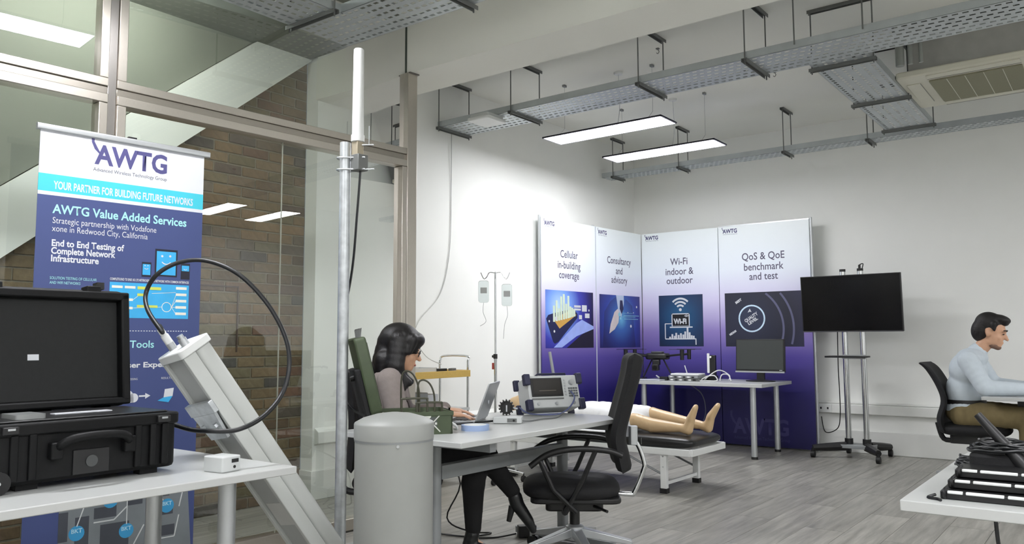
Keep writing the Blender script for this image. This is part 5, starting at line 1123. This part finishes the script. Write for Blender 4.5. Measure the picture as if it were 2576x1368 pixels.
for (y, xk, zk, xa, za, xh, toe) in ((5.88, -3.22, 0.52, -2.83, 0.485, -2.77, (-2.70, 0.655)), (6.12, -3.20, 0.555, -2.77, 0.49, -2.71, (-2.62, 0.655))):
    bp_ += [('c', L(-3.68, y, 0.52), L(xk, y, zk), 0.088, 0.060), ('c', L(xk, y, zk), L(xk + 0.14, y, zk - 0.03), 0.058, 0.060), ('c', L(xk + 0.14, y, zk - 0.03), L(xa, y, za), 0.060, 0.036),
            ('c', L(xa, y, za), L(xh, y, 0.475), 0.036, 0.042), ('c', L(xh, y, 0.475), L(xh + 0.025, y, 0.56), 0.042, 0.036), ('c', L(xh + 0.025, y, 0.56), L(toe[0], y, toe[1]), 0.036, 0.022), ('c', L(xh + 0.03, y - 0.012, 0.56), L(toe[0] - 0.004, y - 0.02, toe[1] - 0.01), 0.03, 0.018)]
organic('body', bp_, SKIN_M, M_, 0.008, 6)
gw = [('e', L(-4.16, 6.0, 0.54), (0.16, 0.225, 0.12)), ('e', L(-3.95, 6.0, 0.535), (0.2, 0.21, 0.122)), ('e', L(-3.72, 6.0, 0.53), (0.19, 0.22, 0.12)),
      ('c', L(-4.2, 5.80, 0.52), L(-4.02, 5.77, 0.48), 0.068, 0.066), ('c', L(-4.2, 6.2, 0.52), L(-4.02, 6.25, 0.48), 0.068, 0.066)]
for y, xk, zk in ((5.885, -3.30, 0.515), (6.115, -3.26, 0.545)): gw += [('c', L(-3.68, y, 0.53), L(xk, y, zk), 0.115, 0.082)]
gw += [('c', L(-3.65, 6.0, 0.49), L(-3.27, 6.0, 0.48), 0.1, 0.07), ('c', L(-3.7, 5.76, 0.46), L(-3.28, 5.78, 0.455), 0.045, 0.03), ('c', L(-3.7, 6.24, 0.46), L(-3.28, 6.22, 0.455), 0.045, 0.03)]
organic('gown', gw, GOWN, M_, 0.011, 4)
o = thing('bench_pillow', 'white pillow under the mannequin head', 'pillow', (-4.5, 6.0, 0.43)); cushion((0, 0, 0.045), (0.12, 0.2, 0.05), e=0.6).build('pillow', GOWN, o)
o = thing('white_sheet', 'white sheet spread on the bench under the mannequin', 'sheet', (-3.9, 6.01, 0.428)); MB().rbox(-0.62, 0.62, -0.318, 0.318, -0.0, 0.012, 0.05).build('cloth', GOWN, o, bev=0.005)

# ------------------------------------------------------------------ drip stand
t = thing('drip_stand', 'thin chrome drip stand with hooks against the left wall', 'drip stand', (-4.31, 5.40, 0))
for k in range(5):
    a = 2 * PI * k / 5 + 0.3; q = Vector((math.cos(a), math.sin(a), 0)) * 0.25
    l = MB().tube([(0, 0, 0.11), (q.x, q.y, 0.065)], 0.011, 8).build('base_leg', CHROME, t)
    MB().cyl((q.x - 0.012, q.y, 0.025), (q.x + 0.012, q.y, 0.025), 0.025, n=14).cyl((q.x, q.y, 0.03), (q.x, q.y, 0.07), 0.007, n=8).build('castor', BLACK_S, l)
MB().cyl((0, 0, 0.09), (0, 0, 1.02), 0.0125, n=14).cyl((0, 0, 1.0), (0, 0, 1.765), 0.008, n=12).build('pole', CHROME, t)
MB().cyl((0, 0, 1.02), (0, 0, 1.06), 0.018, n=12).cyl((-0.03, 0, 1.04), (0.0, 0, 1.04), 0.012, n=10).build('height_clamp', BLACK, t)
MB().box(-0.028, -0.006, -0.012, 0.012, 0.93, 0.985).build('red_tag', RED, t)
for d in (Vector((0.794, 0.607, 0)), Vector((-0.794, -0.607, 0)), Vector((0.3, -0.4, 0)), Vector((-0.3, 0.4, 0))):
    MB().tube(spline([Vector((0, 0, 1.755)), d * 0.05 + Vector((0, 0, 1.76)), d * 0.075 + Vector((0, 0, 1.72)), d * 0.1 + Vector((0, 0, 1.708)), d * 0.125 + Vector((0, 0, 1.76))], 5), 0.004, 7).build('hook', CHROME, t)
for k, (sg, zz, lb) in enumerate(((-1, 1.60, 'clear drip bag on the left hook of the drip stand'), (1, 1.57, 'clear drip bag on the right hook of the drip stand'))):
    px_, py_ = -4.31 + sg * 0.794 * 0.1, 5.40 + sg * 0.607 * 0.1
    b = thing('drip_bag', lb, 'drip bag', (px_, py_, zz - 0.1), 0.65, 'drip bags')
    MB().rbox(-0.045, 0.045, -0.012, 0.012, 0.0, 0.19, 0.02, axis='y').build('pouch', CLEAR, b, bev=0.004)
    MB().box(-0.028, 0.028, -0.0135, -0.012, 0.08, 0.13).build('printed_label', mat('bag_label', (190, 192, 192), 0.6), b)
    MB().tube(spline([(0, 0, 0), (0.005 * sg, 0, -0.08), (-0.02 * sg, 0, -0.16), (-0.03, 0, -0.28 if sg > 0 else -0.2)], 5), 0.0025, 6).build('tube', mat('clear_tube', (186, 188, 186), 0.4), b)

# ------------------------------------------------------------------ trolley
t = thing('trolley', 'steel trolley with yellow wooden shelves by the left wall', 'trolley', (-4.58, 4.84, 0))
hx, hy = 0.17, 0.34
for z in (0.885, 0.13):
    s = MB().box(-hx, hx, -hy, hy, z, z + 0.012).build('shelf', YELLOW, t)
    e = MB()
    for q in (-1, 1): e.box(-hx, hx, q * hy - 0.008, q * hy + 0.008, z - 0.01, z + 0.045); e.box(q * hx - 0.008, q * hx + 0.008, -hy, hy, z - 0.01, z + 0.045)
    e.build('shelf_edge', YELLOW, s, bev=0.002)
MB().box(-hx, hx, -hy, hy, 0.60, 0.62).build('wire_shelf', GREY_P, t)
for sx in (-1, 1):
    for sy in (-1, 1):
        x, y = sx * (hx - 0.012), sy * (hy - 0.012)
        MB().cyl((x, y, 0.08), (x, y, 0.93), 0.010, n=10).build('upright', CHROME, t)
        MB().cyl((x - 0.012, y, 0.034), (x + 0.012, y, 0.034), 0.034, n=16).cyl((x, y, 0.04), (x, y, 0.085), 0.01, n=8).build('castor', BLACK_S, t)
for sy in (-1, 1):
    y = sy * (hy - 0.012); MB().tube(spline([(-hx + 0.012, y, 0.92), (-hx + 0.012, y, 1.0), (-hx + 0.04, y + 0.02 * sy, 1.045), (hx - 0.04, y + 0.02 * sy, 1.045), (hx - 0.012, y, 1.0), (hx - 0.012, y, 0.92)], 5), 0.009, 8).build('push_handle', CHROME, t)
o = thing('white_tray', 'shallow white tray on top of the trolley', 'tray', (-4.6, 4.72, 0.897)); MB().box(-0.1, 0.1, -0.15, 0.15, 0, 0.005).box(-0.1, -0.095, -0.15, 0.15, 0, 0.06).box(0.095, 0.1, -0.15, 0.15, 0, 0.06).box(-0.1, 0.1, -0.15, -0.145, 0, 0.06).box(-0.1, 0.1, 0.145, 0.15, 0, 0.06).build('tray_body', GREY_P, o)
for k, (x, y, lb) in enumerate(((-4.52, 4.95, 'small dark tool on the trolley next to the tray'), (-4.5, 5.06, 'small grey tool near the trolley end'))):
    o = thing('small_tool', lb, 'tool', (x, y, 0.897), 0.4 * k, 'trolley tools'); MB().rbox(-0.02, 0.02, -0.05, 0.05, 0, 0.05, 0.008).build('tool_body', BLACK if k == 0 else STRUT, o, bev=0.003); MB().cyl((0, 0.05, 0.02), (0, 0.09, 0.02), 0.006, n=8).build('tool_tip', ALU, o)

# ------------------------------------------------------------------ display table: drone, router, monitor
DR = thing('drone', 'black folding-arm camera drone on the display table', 'drone', (-4.17, 8.12, 0.74), 0.25)
MB().rbox(-0.13, 0.13, -0.08, 0.08, 0.22, 0.29, 0.05).build('body', BLACK, DR, bev=0.02)
MB().rbox(-0.07, 0.07, -0.05, 0.05, 0.29, 0.31, 0.03).build('top_shell', mat('grey_shell', (66, 68, 70), 0.35), DR, bev=0.006)
for sx in (-1, 1):
    for sy in (-1, 1):
        e = Vector((sx * 0.31, sy * 0.2, 0.28)); a = MB().tube([(sx * 0.1, sy * 0.05, 0.26), tuple(e)], 0.012, 8).build('arm', BLACK, DR)
        MB().cyl(e + Vector((0, 0, -0.06)), e + Vector((0, 0, 0.05)), 0.02, 0.023, n=14).build('motor', BLACK, a)
        for q in (-1, 1):
            MB().box(-0.14 if q < 0 else 0.0, 0 if q < 0 else 0.14, -0.008, 0.008, 0.052, 0.055, T4(*e) @ R4('Z', 0.3 * sx + 0.2 * sy) @ R4('X', 0.1 * q)).build('propeller_blade', BLACK, a)
for sx in (-1, 1):
    MB().tube([(sx * 0.06, 0, 0.23), (sx * 0.17, 0, 0.012)], 0.008, 8).build('landing_leg', BLACK, DR)
    MB().tube([(sx * 0.17, -0.14, 0.012), (sx * 0.17, 0.14, 0.012)], 0.009, 8).build('landing_skid', BLACK, DR)
g = MB().box(-0.04, 0.04, -0.11, -0.03, 0.16, 0.22).build('gimbal', BLACK, DR, bev=0.01)
MB().rbox(-0.035, 0.035, -0.15, -0.06, 0.10, 0.17, 0.012, axis='y').build('camera', BLACK, g, bev=0.006); MB().cyl((0, -0.165, 0.135), (0, -0.15, 0.135), 0.022, n=16).build('lens', SCREEN, g)
t = thing('network_router', 'flat white router with antenna stacked on silver boxes on the display table', 'router', (-3.78, 8.05, 0.80), 0.1)
MB().rbox(-0.16, 0.16, -0.11, 0.11, 0, 0.018, 0.02).build('housing', WHITE_P, t, bev=0.004); MB().tube([(-0.03, 0.06, 0.018), (-0.055, 0.06, 0.10)], 0.006, 8).build('aerial', WHITE_P, t)
for k, (z, m, lb) in enumerate(((0.74, STRUT, 'lowest silver network box under the white router'), (0.77, GREYM, 'upper silver network box under the white router'))):
    t = thing('network_box', lb, 'network box', (-3.78, 8.05, z), 0.08 - 0.1 * k, 'stacked network boxes'); MB().box(-0.17, 0.17, -0.12, 0.12, 0, 0.028).build('housing', m, t, bev=0.003)
    for j in range(6): MB().box(-0.15 + j * 0.05, -0.12 + j * 0.05, -0.123, -0.12, 0.006, 0.02).build('socket', BLACK if j % 2 else WHITE_P, t)
t = thing('white_dongle_stand', 'small black stand holding an upright white stick on the display table', 'stand', (-3.60, 8.25, 0.74))
MB().box(-0.06, 0.06, -0.05, 0.05, 0, 0.05).build('stand_base', BLACK, t, bev=0.006); MB().box(-0.01, 0.055, -0.02, 0.02, 0.05, 0.27).build('stand_back', BLACK, t, bev=0.006)
MB().rbox(-0.03, -0.005, -0.035, -0.02, 0.08, 0.29, 0.006, axis='y').build('white_stick', WHITE_P, t); MB().cyl((0.005, -0.03, 0.25), (0.005, -0.02, 0.25), 0.012, n=12).build('white_button', WHITE_P, t)
for pts, lb in (([(-3.62, 8.0, 0.746), (-3.55, 8.02, 0.79), (-3.48, 8.05, 0.80), (-3.45, 8.05, 0.75), (-3.53, 8.0, 0.746), (-3.6, 7.95, 0.746)], 'white cable loop beside the router on the display table'), ([(-3.42, 8.05, 0.746), (-3.40, 8.06, 0.81), (-3.34, 8.08, 0.81), (-3.30, 8.06, 0.746)], 'white cable loop near the computer monitor stand'), ([(-3.62, 8.1, 0.75), (-3.5, 8.2, 0.85), (-3.40, 8.25, 0.80), (-3.38, 8.2, 0.75)], 'thin white cable arching behind the router')):
    tag(MB().tube(spline(pts, 7), 0.006, 7).build('white_cable_loop', CABLE_W), lb, 'cable')
t = thing('cable_adapter', 'dark tangle adapter left of the router on the display table', 'adapter', (-4.02, 7.98, 0.74)); MB().rbox(-0.05, 0.05, -0.03, 0.03, 0, 0.04, 0.01).build('housing', BLACK, t, bev=0.004); MB().cyl((-0.05, 0, 0.02), (-0.1, 0.0, 0.05), 0.008, n=8).build('plug', ALU, t)
t = thing('paper_sheets', 'white papers at the left end of the display table', 'paper', (-4.15, 7.88, 0.74), 0.1); MB().box(-0.15, 0.15, -0.1, 0.1, 0, 0.006).build('top_sheet', PWHITE, t); MB().box(-0.14, 0.16, -0.11, 0.09, 0.006, 0.01).build('loose_sheet', PWHITE, t)
t = thing('computer_monitor', 'dark computer monitor with silver lower edge on the display table', 'monitor', (-3.07, 8.28, 0.74), -0.02)
MB().box(-0.26, 0.26, -0.02, 0.02, 0.10, 0.44, R4('X', -0.05)).build('panel_housing', BLACK, t, bev=0.004); MB().box(-0.248, 0.248, -0.022, -0.02, 0.125, 0.43, R4('X', -0.05)).build('screen', SCREEN_G, t)
MB().box(-0.262, 0.262, -0.026, -0.014, 0.092, 0.108).build('silver_edge', ALU, t); MB().box(0.21, 0.24, -0.0225, -0.021, 0.117, 0.123).build('sticker', PWHITE, t)
MB().box(-0.04, 0.04, 0.0, 0.03, 0.02, 0.2).build('neck', BLACK, t); MB().lathe([(0.14, 0), (0.14, 0.01), (0.05, 0.022)], n=28, M=Matrix.Diagonal((1.1, 0.75, 1, 1))).build('foot', BLACK, t)
tag(MB().tube(spline([(-3.9, 8.2, 0.72), (-3.75, 8.3, 0.6), (-3.72, 8.35, 0.4), (-3.8, 8.4, 0.2), (-3.85, 8.4, 0.01)], 7), 0.006, 7).build('hanging_cable', mat('grey_cable', (90, 92, 110), 0.5)), 'grey cable hanging below the display table', 'cable')
tag(MB().tube([(-4.45, 6.72, 0.0), (-4.66, 6.72, 1.06)], 0.016, 10).build('leaning_tube', GREYM), 'grey metal tube leaning beside the left display board', 'tube')

# ------------------------------------------------------------------ equipment table, right foreground
for k in range(3):
    t = thing('black_rack_device', ('lowest black device with white strips in the stack on the right table', 'middle black device with white strips in the stack', 'topmost black device with white strips in the stack')[k], 'device', (-0.32 + 0.012 * k, 2.53 + 0.045 * k, 0.74 + 0.024 * k), 0.02, 'stacked black devices')
    MB().rbox(-0.11, 0.14, -0.06, 0.08, 0.0, 0.022, 0.006).build('housing', BLACK, t, bev=0.003)
    for (a, b) in ((-0.092, -0.055), (-0.048, 0.04), (0.048, 0.085)): MB().box(a, b, -0.064, -0.05, 0.016, 0.0235).build('white_strip', WHITE_P, t, bev=0.002)
    for a in (-0.098, 0.092): MB().tube(spline([(a, -0.06, 0.004), (a, -0.07, 0.012), (a, -0.066, 0.027), (a + 0.004, -0.04, 0.03)], 4), 0.004, 6).build('bail_handle', BLACK, t)
t = thing('black_console', 'flat black console beside the stacked devices on the right table', 'device', (-0.10, 2.60, 0.74)); MB().rbox(-0.06, 0.25, -0.1, 0.1, 0, 0.05, 0.01).build('housing', BLACK, t, bev=0.005); MB().box(-0.04, 0.2, -0.102, -0.1, 0.01, 0.03).build('front_strip', STRUT, t)
tag(MB().tube(spline([(-0.44, 2.47, 0.75), (-0.455, 2.45, 0.744), (-0.43, 2.44, 0.744), (-0.42, 2.425, 0.744)], 5), 0.004, 6).build('loose_lead', CABLE), 'short black lead sticking out under the stacked devices', 'cable')
for j in range(4):
    o = thing('cable_coil', ('coiled black cable lying on the stacked devices', 'second black cable coil behind the stacked devices', 'small black cable coil at the left edge of the right table', 'black cable coil at the right frame edge')[j], 'cable', ((-0.30, 2.74, 0.845), (-0.26, 2.86, 0.755), (-0.42, 3.05, 0.755), (-0.12, 2.95, 0.755))[j], 0.3 * j, 'black cable coils')
    for k in range(5):
        rx, ry = (0.095, 0.05) if j < 2 else (0.06, 0.05)
        pts = [(rx * (1 - 0.08 * k) * math.cos(2 * PI * q / 16 + k), ry * (1 + 0.1 * random.uniform(-1, 1)) * math.sin(2 * PI * q / 16 + k), 0.006 * k + 0.01 * random.random()) for q in range(16)]
        MB().tube(spline(pts, 2, True), 0.0045, 6, closed=True).build('coil_turn', CABLE, o)
t = thing('black_foam_block', 'black padded block under the cable coil on the right table', 'block', (-0.28, 2.76, 0.74)); MB().rbox(-0.11, 0.12, -0.06, 0.06, 0, 0.1, 0.02).build('block_body', BLACK_F, t, bev=0.01)
t = thing('paddle_aerial', 'black paddle aerial leaning up from the right table', 'aerial', (-0.26, 2.70, 0.79), 0.0)
MB().tube([(0.02, 0.0, 0.01), (-0.04, 0.02, 0.08), (-0.105, 0.03, 0.16)], [0.022, 0.016, 0.011], 10).build('blade', BLACK, t); MB().ell((0.03, 0, 0.01), (0.03, 0.025, 0.025)).build('joint', BLACK, t)
t = thing('silver_switch_box', 'silver box with red indicator lamps at the right frame edge', 'device', (-0.04, 3.05, 0.74)); MB().box(-0.11, 0.2, -0.08, 0.08, 0, 0.06).build('housing', ALU, t, bev=0.004)
for k in range(3): MB().cyl((-0.075 + 0.035 * k, -0.084, 0.03), (-0.075 + 0.035 * k, -0.08, 0.03), 0.007, n=10).build('red_lamp', LEDM if k == 0 else RED, t)
t = thing('dark_equipment_bag', 'black equipment pile behind the silver box', 'equipment', (0.0, 3.3, 0.74)); MB().rbox(-0.14, 0.25, -0.1, 0.1, 0, 0.11, 0.03).build('pile', BLACK_F, t, bev=0.015); MB().rbox(-0.1, 0.2, -0.08, 0.08, 0.11, 0.15, 0.03).build('upper_unit', BLACK, t, bev=0.01)
tag(MB().tube(spline([(-0.30, 2.46, 0.71), (-0.29, 2.45, 0.6), (-0.25, 2.43, 0.4), (-0.2, 2.42, 0.2)], 6), 0.005, 7).build('hanging_lead', CABLE), 'black lead hanging below the right table', 'cable')
t = thing('grey_computer', 'grey computer case under the right desk', 'computer', (-0.55, 7.05, 0.0)); MB().box(-0.02, 0.3, -0.12, 0.12, 0.02, 0.6).build('casing', ALU, t, bev=0.005); MB().box(0.0, 0.28, -0.1, 0.1, 0, 0.02).build('feet', BLACK, t)
